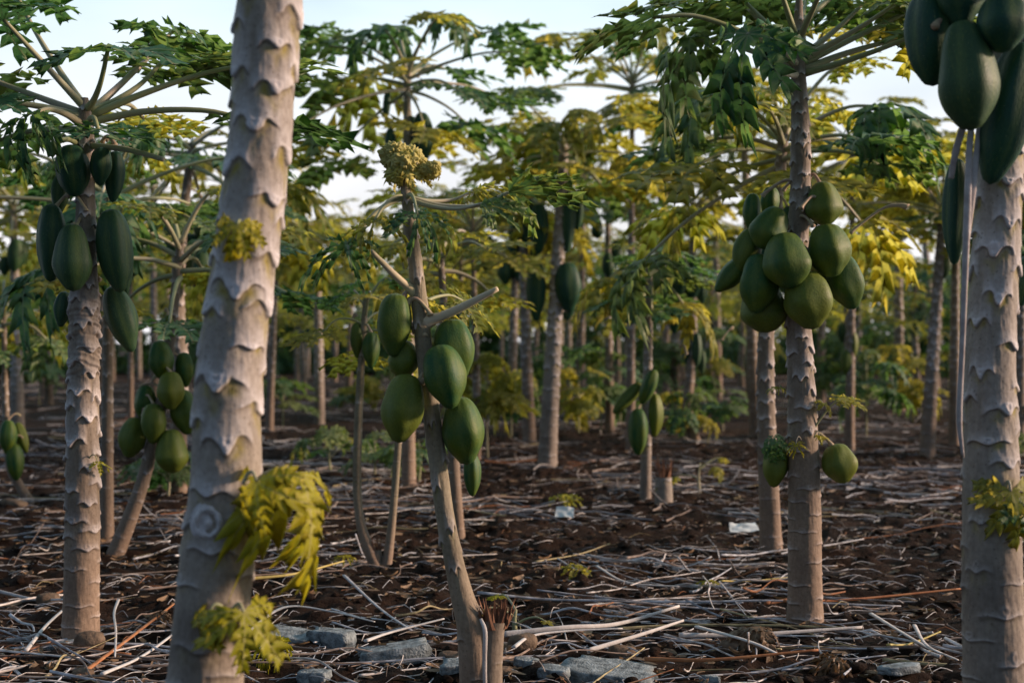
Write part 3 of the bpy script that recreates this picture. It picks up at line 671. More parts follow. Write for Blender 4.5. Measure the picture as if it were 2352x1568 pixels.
# ---- right tree with the heavy round cluster
D = 5.02; p = P(1850, 1435, D)
tD = tree_root('papaya_tree', p.x, D, 'papaya tree with a heavy bunch of round green fruit above one lone low fruit', group='papaya trees of the orchard')
trunk_px(tD, D, [(1849, 1448, 80), (1849, 1350, 77), (1848, 1200, 76), (1846, 1050, 70), (1840, 900, 63), (1836, 780, 58), (1832, 640, 52), (1834, 540, 46), (1838, 440, 46), (1839, 330, 44), (1836, 220, 36), (1834, 150, 30), (1834, 60, 24), (1836, -20, 12)],
         BARK_TAN, na=120, ns=1200, gap=(.024, .015), amp=.125, seed=13, s_rough=.32, rel_h=.42, width=.66)
tp = P(1835, 600, D); TD = (tp.x, tp.y, .03)
for (cx, cy, w, h, tx, td, dd, vr) in [(1890, 464, 86, 98, 4, 6, -.04, 3), (1902, 570, 100, 118, 8, 6, -.10, 2), (1805, 594, 112, 128, 6, 10, -.15, 0), (1768, 520, 88, 100, -26, 0, -.07, 3), (1727, 484, 42, 84, -3, 0, .04, 1),
        (1768, 462, 44, 70, -6, 0, .10, 1), (1716, 572, 66, 100, -20, 0, .0, 1), (1682, 628, 52, 96, -42, 0, .02, 1), (1742, 645, 88, 132, -4, 6, -.07, 2), (1752, 700, 108, 116, 6, 0, .02, 3), (1856, 684, 112, 128, 6, 4, -.12, 2), (1940, 640, 84, 128, 16, 0, -.02, 2), (1880, 650, 90, 120, 4, 0, .08, 2),
        (1928, 1060, 80, 88, 12, 4, -.02, 2), (1782, 1062, 58, 100, -4, 0, .02, 2)]:
    px_fruit(tD, D, cx, cy, w, h, tx, td, dd, vr, (P(1843, cy, D).x, D, .035))
for args in [((1834, 128), (1715, 8), .15, .30, 'n', 1, LEAF, -8, 5, .0), ((1832, 140), (1690, -10), .3, .30, 'n', 2, LEAF, -4, 10, .0), ((1832, 150), (1718, 78), -.35, .26, 'hang', 0, LEAF, -60, 0, .02),
    ((1830, 150), (1500, 40), -.1, .29, 'n', 2, LEAF, -14, 10, .06), ((1832, 160), (1600, 92), .25, .24, 'hang', 3, LEAF, -20, 12, .02),
    ((1842, 130), (1985, 6), .2, .28, 'n', 0, LEAF, -6, -6, -.01), ((1842, 135), (2055, 10), -.1, .30, 'n', 3, LEAF, -6, 6, -.01), ((1845, 145), (2110, 15), .1, .30, 'n', 2, LEAF, -8, 0, .0),
    ((1845, 160), (2115, 88), .1, .30, 'n', 4, LEAF_OLIVE, -16, 5, .02), ((1845, 170), (2125, 70), -.25, .28, 'n', 1, LEAF, -14, 5, -.01), ((1836, 100), (1850, 0), .45, .28, 'n', 0, LEAF, -5, 0, 0),
    ((1836, 110), (1780, -60), -.15, .28, 'n', 3, LEAF, -8, 5, 0), ((1836, 90), (1900, -50), -.4, .28, 'n', 2, LEAF, -5, 0, 0), ((1836, 60), (1990, -80), .2, .3, 'n', 4, LEAF, 0, 0, 0)]:
    px_leaf(tD, D, *args)
stub(tD, D, (1832, 172), (1772, 162), -.18, .010); 
shoot(tD, D-.03, (1860, 1000), (1935, 915), .10, 'n', 2, LEAF_OLIVE, -12, 12, (1, -.2), r0=.0035)
shoot(tD, D-.03, (1865, 940), (1890, 925), .055, 'small', 3, LEAF_OLIVE, -30, 12, (1, -.2), r0=.003)
shoot(tD, D-.06, (1840, 1010), (1828, 1020), .05, 'shred', 2, LEAF_YELLOW, -50, 0, (-.2, -1), r0=.002)
shoot(tD, D-.06, (1870, 1005), (1882, 1000), .04, 'small', 4, LEAF_YELLOW, -10, 0, (1, -.4), r0=.002)
shoot(tD, D-.0, (1800, 910), (1790, 890), .05, 'shred', 1, LEAF_OLIVE, 10, 0, (-1, -.2), r0=.002)
shoot(tD, D-.04, (1800, 1010), (1775, 1010), .075, 'hang', 3, LEAF, -62, 0, (-.6, -1), r0=.003)

# ---- right front tree
D = 3.24; p = P(2285, 1700, D)
tF = tree_root('papaya_tree', p.x, D, 'thick pale papaya trunk at the right edge with big dark fruit hanging at the top', group='papaya trees of the orchard')
trunk_px(tF, D, [(2290, 1820, 150), (2286, 1568, 142), (2280, 1400, 136), (2277, 1200, 130), (2275, 1000, 122), (2272, 860, 116), (2280, 700, 110), (2288, 560, 106), (2295, 420, 104), (2300, 300, 96), (2304, 100, 90), (2310, -100, 84), (2318, -400, 70), (2320, -620, 40)],
         BARK, na=150, ns=1500, gap=(.023, .018), amp=.085, seed=34, s_rough=.30, rel_h=.42, width=.64)
TF = P(2302, 200, D)
DARK = 1
for (cx, cy, w, h, tx, td, dd, vr) in [(2142, 80, 122, 220, 0, 4, -.06, 4), (2222, 165, 140, 250, 4, 4, -.17, 0), (2305, 48, 118, 130, 0, 4, -.20, 2), (2318, 250, 118, 330, -14, 0, -.10, 4), (2205, -25, 110, 160, 0, 4, -.12, 1), (2196, 478, 58, 240, -2, 0, .10, 4), (2352, 640, 54, 110, -8, 0, .08, 1), (2400, 100, 110, 240, 4, 0, .0, 4), (2380, 330, 90, 240, 4, 0, .04, 1)]:
    px_fruit(tF, D, cx, cy, w, h, tx, td, dd, vr, (TF.x, TF.y, .04))
DARK = 0
generic_crown(tF, P(2320, -620, D), 14, .33, 5, el=(70, 12))
STRIPM = simple_mat('dry_strip', (0.34, 0.30, 0.29), (0.48, 0.45, 0.44), 30, .7)
def hang_strip(root, D, pts, rad, mat=STRIPM, name='dry_strip'):
    q = [P(x, y, D+dd)-root.location for x, y, dd in pts]
    o = obj(name, tube(name, q, rad, mat, 40, 8, .45, .3, .3), root); return o
hang_strip(tF, D, [(2270, 170, -.05), (2232, 285, -.10), (2222, 480, -.12), (2216, 640, -.12), (2210, 800, -.11), (2203, 960, -.10), (2212, 1050, -.08)], [.004, .007, .008, .007, .006, .007, .003])
hang_strip(tF, D, [(2240, 200, -.08), (2212, 290, -.10), (2195, 350, -.09), (2184, 410, -.07)], [.006, .008, .008, .006])
hang_strip(tF, D, [(2250, 280, -.1), (2236, 420, -.11), (2219, 545, -.11)], [.006, .008, .009])
shoot(tF, D-.06, (2310, 1120), (2322, 1128), .115, 'yl', 2, LEAF_OLIVE, -58, 0, (.1, -1), r0=.004)
shoot(tF, D-.03, (2350, 1120), (2360, 1150), .12, 'n', 1, LEAF, -50, 0, (.6, -1), r0=.004)

# ================================================================== MID TREES
ALLT = 'papaya trees of the orchard'
def mid_tree(x, by, top, w, label, fr=(), leaves=13, size=.29, mats=(LEAF, LEAF_OLIVE, LEAF_OLIVE), seed=0, bend=0, bark=BARK_TAN, D=None, mid=None, pl=(.42, .60), el=(60, -30), na=48, ns=300, rel_h=.5, kind='n', tw=.45, randfr=0, frs=(.11, .2), droptop=.25, name='papaya_tree'):
    """x,by: foot in the picture; top: (x,y) of the crown point"""
    D = D or FP/(by-CY); p = P(x, by, D)
    r = tree_root(name, p.x, D, label, group=ALLT)
    rows = [(x, by+10, w)]+(list(mid) if mid else [(x*.5+top[0]*.5+bend, by*.5+top[1]*.5, w*(.5+tw*.5))])+[(top[0], top[1], w*tw)]
    trunk_px(r, D, rows, bark, na=na, ns=ns, gap=(.030, .02), amp=.13, seed=seed, s_rough=.25, rel_h=rel_h*.8, width=.72)
    tp = P(top[0], top[1], D)
    if leaves: generic_crown(r, tp, leaves+(3 if leaves > 10 else 2), size*(1.2 if leaves > 10 else 1.1), seed, mats=mats, pl=(pl[0]*.95, pl[1]*1.45) if leaves > 10 else pl, el=(min(el[0], 48), el[1]), kind=kind, hang=.2)
    for (cx, cy, fw, fh, tx, dd, vr) in fr:
        xx = float(np.interp(cy, [top[1], by], [top[0], x])); q = P(xx, cy, D)
        px_fruit(r, D, cx, cy, fw, fh, tx, 0, dd, vr, (q.x, q.y, .02))
    rs = random.Random(seed)
    for i in range(randfr):
        a = i*2.399+seed; fw = rs.uniform(*frs); fh = fw*rs.uniform(1.5, 2.1); z = tp.z-droptop-rs.uniform(0, .45); rad = .05+fw*.45
        yy_ = by-(z/tp.z)*(by-top[1]); xx = float(np.interp(yy_, [top[1], by], [top[0], x])); q = P(xx, yy_, D)
        add_fruit(r, (q.x+rad*math.cos(a), D+rad*math.sin(a), z), fw, fh, (rs.uniform(-5, 5), 0), rs.randrange(5), True, (q.x, D, z+.04))
    return r
mid_tree(1771, 1262, (1800, 300), 50, 'ringed papaya trunk directly behind and left of the heavy round fruit bunch', seed=4, leaves=16, size=.30, bend=-26, mats=(LEAF_OLIVE, LEAF_OLIVE, LEAF), randfr=5, bark=BARK_TAN, droptop=.35, na=72, ns=420)
mid_tree(262, 1272, (414, 560), 40, 'leaning papaya tree behind the left trunk with nine short green fruit stacked down its stem', seed=6, leaves=9, size=.24, D=6.7, mid=[(320, 1130, 32), (352, 1010, 28), (384, 850, 24), (400, 700, 22)], tw=.45, mats=(LEAF_OLIVE, LEAF),
    fr=[(369, 822, 56, 84, 4, -.05, 2), (424, 845, 42, 76, 4, .02, 1), (392, 893, 62, 84, 0, -.10, 2), (334, 920, 50, 76, -6, 0, 2), (422, 942, 66, 100, 10, 0, 2), (352, 968, 58, 88, 0, -.10, 1), (305, 1000, 62, 90, -12, -.02, 2), (392, 1032, 76, 98, 4, -.08, 3), (387, 740, 24, 36, 0, -.03, 2)])
mid_tree(245, 1236, (250, 430), 32, 'thin reddish trunk just right of the left tree, partly hidden by its hanging fruit', seed=7, leaves=11, bark=BARK_TAN, D=7.2, size=.25, mats=(LEAF_OLIVE, LEAF))
DARK = 1
mid_tree(1256, 1066, (1296, 330), 44, 'middle-distance papaya tree with long dark fruit on both sides of its pale trunk', seed=9, leaves=16, size=.33, bark=BARK, mats=(LEAF_OLIVE, LEAF_OLIVE, LEAF), na=64, ns=420,
    fr=[(1232, 662, 46, 132, 0, 0, 1), (1305, 655, 62, 110, 2, -.05, 1), (1303, 505, 36, 140, 0, .0, 4), (1238, 520, 46, 110, 0, .05, 1), (1325, 480, 30, 90, 2, .1, 4), (1302, 690, 40, 80, 0, .1, 2), (1215, 500, 36, 90, 0, .15, 1)])
mid_tree(938, 1116, (935, 160), 34, 'tall papaya tree rising behind the curled yellow top, two hanging fruit high on its trunk', seed=12, leaves=16, size=.36, bark=BARK_GREEN, mats=(LEAF, LEAF, LEAF, LEAF_OLIVE), pl=(.50, .72),
    fr=[(972, 310, 48, 110, 4, 0, 1), (897, 318, 26, 50, 0, 0, 2), (888, 240, 18, 70, -4, .1, 1), (950, 300, 20, 70, 4, .1, 1)], ns=420)
DARK = 0
# twin stemmed young tree left of the centre
D = 6.25; p = P(868, 1310, D)
tI = tree_root('papaya_tree', p.x, D, 'young papaya with two thin smooth stems rising from one foot beside a torn stump', group=ALLT)
trunk_px(tI, D, [(872, 1318, 30), (852, 1270, 28), (828, 1200, 21), (820, 1100, 20), (824, 950, 19), (832, 800, 16), (840, 690, 12)], BARK_GREEN, na=40, ns=260, gap=(.07, .06), amp=.10, seed=3, rel_h=.5, s_rough=.5)
t2_, _ = trunk_px(tI, D, [(880, 1318, 26), (890, 1285, 22), (902, 1180, 18), (910, 1080, 17), (918, 960, 15), (926, 800, 13)], BARK_GREEN, na=40, ns=260, gap=(.06, .06), amp=.10, seed=4, rel_h=.5, s_rough=.5); t2_.name = 'side_stem'
generic_crown(tI, P(840, 690, D), 8, .17, 4, mats=(LEAF, LEAF_OLIVE), pl=(.16, .26), r0=.005, el=(50, -35))
stump_px(tI, D, [(866, 1318, 26), (866, 1280, 24), (866, 1262, 20)], BARK_TAN, 9, 'cut_stump', 22, .09)
for (cx, cy, w, h, tx, dd, vr) in [(820, 778, 32, 78, 2, 0, 1), (852, 800, 40, 80, 0, -.04, 1)]: px_fruit(tI, D, cx, cy, w, h, tx, 0, dd, vr, (P(832, cy, D).x, D, .01))
# dark thin stem right of centre fruits
mid_tree(1053, 1226, (1010, 560), 30, 'thin dark stem rising just behind the lowest fruit of the central tree', seed=15, leaves=7, size=.20, D=7.4, mats=(LEAF_OLIVE,), fr=[(1084, 1085, 42, 84, 0, 0, 1)] if False else (), pl=(.2, .35))
mid_tree(1482, 1148, (1492, 600), 26, 'short papaya with four narrow fruit splayed low on its thin trunk', seed=16, leaves=10, size=.25, bark=BARK, mats=(LEAF, LEAF, LEAF_OLIVE), tw=.6, pl=(.2, .4), el=(40, -50),
    fr=[(1442, 912, 32, 92, -42, -.03, 4), (1490, 886, 34, 84, -22, -.1, 4), (1504, 950, 38, 98, 0, 0, 4), (1466, 988, 44, 106, 0, -.06, 4)])
pS = G(1525, 1158); stS = tree_root('papaya_stump', pS[0], pS[1], 'pale cut papaya stump with a torn red top beside the short tree with splayed fruit', 'stump')
stump_px(stS, pS[1], [(1525, 1165, 42), (1524, 1120, 40), (1524, 1095, 36)], BARK, 19, 'stump', 26, .13)
mid_tree(2128, 1046, (2166, 470), 36, 'tan papaya trunk leaning right, between round-fruited tree and right edge trunk', seed=17, leaves=14, size=.30, mats=(LEAF_OLIVE,), randfr=0, ns=300)
DARK = 1
mid_tree(1216, 1010, (1196, 420), 30, 'grey papaya trunk close beside the middle tree, crowded with dark fruit', seed=18, leaves=14, size=.32, mats=(LEAF_OLIVE, LEAF_OLIVE, LEAF), randfr=7)
mid_tree(1172, 960, (1188, 500), 26, 'papaya tree left of the middle pair with a bunch of dark fruit high up', seed=20, leaves=12, size=.28, mats=(LEAF_OLIVE,), fr=[(1180, 590, 56, 90, 0, 0, 1), (1205, 560, 46, 100, 0, .1, 1), (1160, 622, 34, 56, 0, -.05, 2), (1222, 520, 44, 100, 0, -.05, 1), (1235, 500, 36, 84, 0, .1, 1), (1200, 610, 40, 80, 0, -.1, 1)])
DARK = 1
mid_tree(1597, 1010, (1590, 470), 26, 'papaya tree with small fruit bunch and slanting foot, right of splayed-fruit tree', seed=22, leaves=13, size=.30, mats=(LEAF_OLIVE,), mid=[(1580, 940, 24), (1590, 780, 20)], fr=[(1578, 800, 22, 66, 0, 0, 4), (1600, 800, 24, 76, 0, -.1, 4), (1612, 830, 18, 56, 0, 0, 4), (1590, 640, 46, 90, 0, 0, 1), (1550, 720, 40, 80, 0, .1, 1), (1562, 630, 44, 86, 0, -.1, 1), (1535, 660, 34, 76, 0, 0, 1), (1612, 660, 30, 70, 0, .1, 4)])
DARK = 0
mid_tree(1736, 1000, (1706, 250), 30, 'tall papaya tree whose plain trunk stands left of the round-fruited pair', seed=23, leaves=16, size=.34, mats=(LEAF_OLIVE, LEAF_OLIVE, LEAF), pl=(.5, .75))
mid_tree(2066, 944, (2062, 430), 26, 'straight grey papaya trunk in the gap right of the round bunch', seed=25, leaves=14, size=.34, mats=(LEAF_OLIVE,), pl=(.5, .75))
mid_tree(412, 1010, (440, 330), 34, 'papaya trunk rising behind the stacked fruit, yellow leaves behind the blurred trunk', seed=26, leaves=14, size=.32, mats=(LEAF_OLIVE, LEAF_OLIVE, LEAF), D=9.2, mid=[(415, 850, 34), (408, 640, 30)], pl=(.45, .7), randfr=4, el=(14, -34))
mid_tree(75, 1152, (8, 700), 22, 'small papaya at the left edge with curved foot and fruit near the ground', seed=27, leaves=8, size=.22, mid=[(42, 1110, 20), (20, 1060, 16), (12, 900, 14)], fr=[(18, 1000, 40, 76, 0, -.05, 1), (50, 1002, 26, 72, 18, .03, 4), (34, 1058, 38, 84, 4, -.04, 4)], D=8.8, pl=(.2, .4))
mid_tree(40, 935, (30, 470), 30, 'straight pale trunk near the left edge of the photo', seed=28, leaves=14, size=.32, mats=(LEAF_OLIVE,), D=14.5, randfr=3, bark=BARK)
mid_tree(1095, 900, (1085, 520), 18, 'thin papaya stem with spreading leaves seen just above the central fruit', seed=29, leaves=13, size=.30, mats=(LEAF_OLIVE,), D=12.0)
mid_tree(2192, 960, (2196, 400), 26, 'grey trunk seen close left of the big right edge trunk', seed=30, leaves=14, size=.32, mats=(LEAF_OLIVE,), D=14.0, randfr=3)
mid_tree(2340, 1000, (2350, 420), 30, 'papaya tree at the far right behind the thick right edge trunk', seed=31, leaves=13, size=.30, mats=(LEAF_OLIVE, LEAF), D=12.5, randfr=4)
mid_tree(1448, 1020, (1452, 180), 22, 'tall papaya tree with the highest crown right of the middle-distance tree', seed=33, leaves=17, size=.36, mats=(LEAF_OLIVE, LEAF_OLIVE, LEAF), D=13.0, pl=(.5, .8))
mid_tree(1952, 930, (1960, 330), 22, 'papaya tree right behind the round-fruited tree, thin trunk with small dangling fruit', seed=35, leaves=16, size=.34, mats=(LEAF_OLIVE,), D=13.5, pl=(.5, .75), fr=[(1945, 830, 26, 60, 0, 0, 4), (1960, 790, 22, 60, 0, 0, 4)])
mid_tree(1400, 960, (1395, 440), 22, 'papaya tree with plain trunk in the gap right of the middle tree', seed=36, leaves=14, size=.32, mats=(LEAF_OLIVE, LEAF), D=16.0, randfr=3)
mid_tree(733, 892, (728, 540), 24, 'pale straight trunk alone in the gap right of the blurred front trunk', seed=37, leaves=13, size=.32, mats=(LEAF_OLIVE, LEAF), D=17.5, bark=BARK)
mid_tree(620, 930, (640, 500), 18, 'slim trunk seen just right of the blurred front trunk', seed=38, leaves=13, size=.32, mats=(LEAF_OLIVE,), D=16)
mid_tree(300, 910, (300, 500), 14, 'slim trunk in the gap between the left tree and the stacked fruit', seed=39, leaves=13, size=.32, mats=(LEAF_OLIVE,), D=18)

for (x_, by_, tx_, ty_, w_, sd_, mt_, lb_) in [
    (1332, 925, 1340, 400, 22, 41, (LEAF_OLIVE,), 'papaya tree first to the right of the middle pair of trunks'),
    (1530, 905, 1528, 380, 20, 42, (LEAF_OLIVE, LEAF), 'papaya tree standing right behind the short splayed-fruit tree'),
    (1650, 915, 1640, 350, 20, 43, (LEAF_OLIVE,), 'papaya tree with yellow crown left of the tall plain trunk'),
    (1885, 925, 1890, 420, 20, 44, (LEAF_OLIVE,), 'slim papaya trunk close right of the low lone fruit, far behind'),
    (2262 if False else 2150, 900, 2110, 360, 22, 45, (LEAF_OLIVE,), 'papaya tree behind the tan leaning trunk'),
    (1010, 915, 1020, 460, 18, 46, (LEAF_OLIVE, LEAF), 'papaya tree hidden behind the central stem, its crown above the central fruit'),
    (560, 985, 560, 420, 26, 47, (LEAF_OLIVE,), 'papaya tree mostly hidden by the blurred front trunk'),
    (355, 930, 350, 430, 20, 48, (LEAF_OLIVE,), 'slim papaya trunk above the stacked fruit at left'),
    (112, 930, 110, 420, 20, 49, (LEAF_OLIVE, LEAF), 'slim papaya trunk between the left edge trunk and the left tree'),
    (800, 900, 812, 520, 16, 50, (LEAF_OLIVE,), 'slim papaya trunk behind the twin thin stems'),
    (2240, 880, 2260, 380, 20, 51, (LEAF_OLIVE,), 'papaya tree seen between the dry strip and the right edge trunk')]:
    mid_tree(x_, by_, (tx_, ty_), w_, lb_, seed=sd_, leaves=14, size=.31, mats=mt_, pl=(.45, .7), randfr=3, na=28, ns=160)

# ================================================================== FAR TREES: shared crowns
def crown_arr(seed, n=17):
    rs = random.Random(seed); Vs = []; Fs = []; Us = []; tn = []; off = 0
    for i in range(n):
        u = i/(n-1); an = i*2.399+seed; e = R(48*(1-u)-32*u+rs.uniform(-8, 8)); ln = rs.uniform(.42, .85)*(.55+.45*min(1, u*2.2))
        d = Vector((math.cos(an)*math.cos(e), math.sin(an)*math.cos(e), math.sin(e))); q = d*ln-Vector((0, 0, .16*u))
        V, F, UV = leaf_data('lo', i % 5)
        A = np.array(basis(d, R(rs.uniform(-18, 6)-8*u), R(rs.uniform(-16, 16)), .37*rs.uniform(.85, 1.2), q))
        Vs.append(V @ A[:3, :3].T+A[:3, 3]); Fs.append(F+off); Us.append(UV); tn.append(np.full(len(V), rs.random())); off += len(V)
        tv, tf, te = tube_arr(petiole_ctrl((0, 0, -.16*u), q, .04), [.013, .007], 6, 4)
        Vs.append(tv); Fs.append(tf+off); Us.append(np.tile([[0.0, .3]], (len(tv), 1))); tn.append(np.full(len(tv), .2)); off += len(tv)
    return np.vstack(Vs), np.vstack(Fs), np.vstack(Us), np.concatenate(tn)
CR = []
for s_ in range(7):
    V, F, U, T = crown_arr(50+s_); CR.append(mesh('crown', V, F, LEAF_OLIVE if s_ < 5 else LEAF, True, {'tint': T}, U))
TK = [trunk_mesh([[0, 0, -.1, .068], [.03*math.sin(s_), 0, .7, .060], [.05*math.cos(s_), 0, 1.5, .052], [0, 0, 2.5, .03]], [BARK_TAN, BARK][s_ % 2], na=20, ns=130, gap=(.06, .04), amp=.09, seed=60+s_) for s_ in range(4)]
far_rs = random.Random(12)
far = []
for row in range(6):
    Dr = 19+row*4.0
    nx = int(Dr*.86/2.5)+2
    for i in range(nx):
        x = -Dr*.42+i*2.5+far_rs.uniform(-.5, .5)+row % 2*.9; far.append((x, Dr+far_rs.uniform(-.8, .8)))
for (x, y) in far:
    px = CX+x/y*FP; near = 'back row' if y < 25 else 'far' if y < 36 else 'farthest faint'
    marks = [(40, 'left edge trunk'), (186, 'left tree'), (560, 'blurred front trunk'), (733, 'lone pale trunk'), (970, 'central tree'), (1256, 'middle-distance tree'), (1482, 'splayed-fruit tree'), (1640, 'yellow-crowned tree'), (1848, 'round-fruited tree'), (2066, 'straight grey trunk'), (2285, 'right edge trunk')]
    mk = min(marks, key=lambda z_: abs(z_[0]-px)); sd_ = 'right' if px > mk[0] else 'left'
    r = tree_root('papaya_tree', x, y, '%s papaya tree seen just %s of the %s, beyond it' % (near, sd_, mk[1]), group='back and far rows of papaya trees')
    h = far_rs.uniform(1.65, 2.65); sc = h/2.5; rz = far_rs.uniform(0, 6.28); w = far_rs.uniform(.85, 1.15)
    m = Matrix.Rotation(rz, 4, 'Z') @ Matrix.Diagonal((w, w, sc, 1))
    obj('trunk', far_rs.choice(TK), r, mat4=m)
    obj('crown', far_rs.choice(CR), r, mat4=Matrix.Translation((0, 0, h)) @ Matrix.Rotation(rz*2, 4, 'Z') @ Matrix.Rotation(R(far_rs.uniform(-6, 6)), 4, 'X') @ Matrix.Scale(far_rs.uniform(1.15, 1.55), 4))
    if y < 34:
        for i in range(far_rs.randrange(2, 7)):
            a = i*2.4+rz; fw = far_rs.uniform(.10, .15); z = h-.3-far_rs.uniform(0, .5)
            add_fruit(r, (x+.1*math.cos(a), y+.1*math.sin(a), z), fw, fw*1.8, (0, 0), far_rs.randrange(5), True)
# far wood behind the rows
def wood():
    rs = random.Random(4); Vs = []; Fs = []; Us = []; tn = []; off = 0
    for i in range(3000):
        y = rs.uniform(43, 51); x = rs.uniform(-34, 34); top = 3.0+2.0*float(vn(np.array([x*.22+7]), np.array([1.0]))[0]); z = rs.uniform(0, top)
        V, F, U = leaf_data('lo', i % 5)
        A = np.array(basis((rs.uniform(-1, 1), rs.uniform(-1, 1)), R(rs.uniform(-80, 20)), R(rs.uniform(-40, 40)), rs.uniform(.55, 1.1), (x, y, z)))
        Vs.append(V @ A[:3, :3].T+A[:3, 3]); Fs.append(F+off); Us.append(U); tn.append(np.full(len(V), rs.random())); off += len(V)
    return mesh('far_wood', np.vstack(Vs), np.vstack(Fs), LEAF, True, {'tint': np.concatenate(tn)}, np.vstack(Us))
tag(obj('far_wood', wood()), 'dark mass of far trees closing the view behind the orchard rows', 'wood', kind='stuff')

# ================================================================== LOW PLANTS
def low_plant(x, y, D, n, size, h, mats, label, seed, spread=.2):
    p_ = P(x, y, D); gzv = gz(p_.x, D); r = tree_root('papaya_seedling', p_.x, D, label, 'plant', 'young papaya plants on the orchard floor', gzv)
    rs = random.Random(seed); o = Vector(r.location)
    obj('stem', tube('stem', [(0, 0, -.03), (rs.uniform(-.02, .02), 0, h*.5), (0, 0, h)], [.011, .008, .005], STALK, 8, 7), r)
    for i in range(n):
        a = i*2.4+seed; z = h*rs.uniform(.35, 1); d = Vector((math.cos(a), math.sin(a), rs.uniform(.0, .6))); l = spread*rs.uniform(.6, 1.2)
        add_leaf(r, o+Vector((0, 0, z)), o+Vector((0, 0, z))+d*l, size*rs.uniform(.7, 1.2), 'n' if rs.random() > .3 else 'hang', rs.randrange(5), rs.choice(mats), R(rs.uniform(-40, -5)), 0, .02, .004)
for i, (x, y, D, n, s, h, mt, lb) in enumerate([
    (1120, 990, 12.2, 14, .26, .85, (LEAF_OLIVE,), 'bushy yellow-green papaya shoot left of the middle tree'),
    (1175, 900, 15, 12, .26, .7, (LEAF_OLIVE, LEAF), 'low green papaya shoot behind the bushy one at the middle tree'),
    (860, 1060, 10.5, 6, .15, .25, (LEAF,), 'dark green seedling behind the twin thin stems'),
    (385, 1150, 9.0, 8, .18, .25, (LEAF,), 'dark green seedling left of the blurred front trunk'),
    (1330, 900, 15.5, 10, .24, .7, (LEAF_OLIVE,), 'yellowish shoot right of the middle tree'),
    (1575, 935, 14.5, 10, .22, .5, (LEAF_OLIVE, LEAF), 'low shoot under the small fruit bunch'),
    (1425, 880, 17, 9, .24, .55, (LEAF,), 'green shoot behind the splayed fruit'),
    (1990, 880, 15, 12, .26, .8, (LEAF,), 'green shoot right of the round-fruited trunk'),
    (2240 if False else 2095, 880, 18, 12, .3, .9, (LEAF_OLIVE,), 'bushy yellow shoot left of the tan leaning trunk'),
    (1660, 900, 16, 9, .24, .5, (LEAF,), 'small green shoot left of the round-fruited pair'),
    (1608, 1120, 9.4, 3, .07, .2, (LEAF_OLIVE,), 'tiny leafy sprout right of the pale torn stump'),
    (760, 1090, 10.8, 7, .18, .25, (LEAF_OLIVE, LEAF), 'seedling low on the soil left of the twin thin stems'),
    (960, 1080, 10.2, 7, .17, .3, (LEAF,), 'green seedling left of the lowest centre fruit'),
    (1185, 1440, 4.9, 3, .045, .08, (LEAF_OLIVE,), 'tiny green sprout beside the torn stump of the central tree'),
    (650, 870, 17, 10, .24, .5, (LEAF,), 'dark green shoot just right of the blurred front trunk'),
    (560 if False else 820, 860, 19, 10, .26, .5, (LEAF, LEAF_OLIVE), 'green shoot behind the twin thin stems'),
    (1380, 900, 16, 12, .28, .9, (LEAF,), 'leafy shoot filling the gap right of the middle-distance tree'),
    (1250, 850, 21, 12, .30, 1.0, (LEAF,), 'dark leafy shoot far behind the middle-distance tree'),
    (1520, 870, 19, 12, .30, 1.1, (LEAF,), 'tall leafy shoot far behind the pale torn stump'),
    (1640, 845, 22, 12, .32, 1.1, (LEAF, LEAF_OLIVE), 'tall dark shoot far back left of the round-fruited pair'),
    (1930, 860, 20, 12, .32, 1.0, (LEAF,), 'dark shoot far behind the lone low fruit'),
    (2025, 850, 23, 12, .34, 1.2, (LEAF,), 'tall green shoot far back right of the lone low fruit'),
    (2180, 860, 20, 12, .32, 1.1, (LEAF, LEAF_OLIVE), 'tall shoot far behind the dry strip at right'),
    (900, 850, 22, 11, .30, .9, (LEAF,), 'dark shoot far behind the central fruit'),
    (1090, 870, 18, 11, .28, .9, (LEAF,), 'leafy shoot far back right of the central fruit'),
    (500, 850, 20, 10, .28, .8, (LEAF,), 'dark shoot far back above the stacked fruit'),
    (90, 850, 22, 10, .28, .8, (LEAF,), 'dark shoot far back at the left'),
    (2310, 960, 12.6, 8, .2, .4, (LEAF,), 'green shoot at the right edge behind the thick trunk')]):
    low_plant(x, y, D, n, s, h, mt, lb, i+3, .12+s*.5)

# ================================================================== LITTER
SM = []
for i in range(16):
    rs = random.Random(300+i); L = [.3, .45, .6, .75][i % 4]*rs.uniform(.8, 1.2); b1 = rs.uniform(-.05, .05)*L; b2 = rs.uniform(-.22, .22)*L if i % 4 == 0 else rs.uniform(-.025, .025)*L
    rr = rs.uniform(.0022, .0048); hook = rs.uniform(.02, .08) if i % 5 == 0 else rs.uniform(-.004, .012)
    c = [(-L/2, b2, .004+hook), (-L/4, b1*.4, .006), (0, b1, .010+rs.uniform(0, .02)), (L/4, b1*.6, .006), (L/2, b2*rs.uniform(-1, 1), .004)]
    SM.append((c, [rr*1.35, rr, rr*.9, rr*.8, rr*.55]))
SMM = [tube('dry_stalk', c, r, LITTER, 22, 8, .6, .35) for c, r in SM]
SMA = [tube_arr(c, r, 8, 5, .7) for c, r in SM]
lr = random.Random(77); spots = []
def ang(): return lr.gauss(0, .75) if lr.random() < .75 else lr.uniform(0, 3.14)
while len(spots) < 3000:
    v = lr.random(); D = 3.15*(44/3.15)**(v**.66); x = lr.uniform(-1, 1)*(D*.38+.35)
    if float(vn(np.array([x*1.1+3]), np.array([D*1.1]))[0]) < .26+.36*lr.random(): continue
    spots.append((D, x, ang(), lr.randrange(16), lr.uniform(.65, 1.25)))
spots.sort(key=lambda q: q[0])
inview = [q for q in spots if abs(q[1]) < q[0]*.375 and q[0] > 3.2]
first = set(id(q) for q in inview[:300])
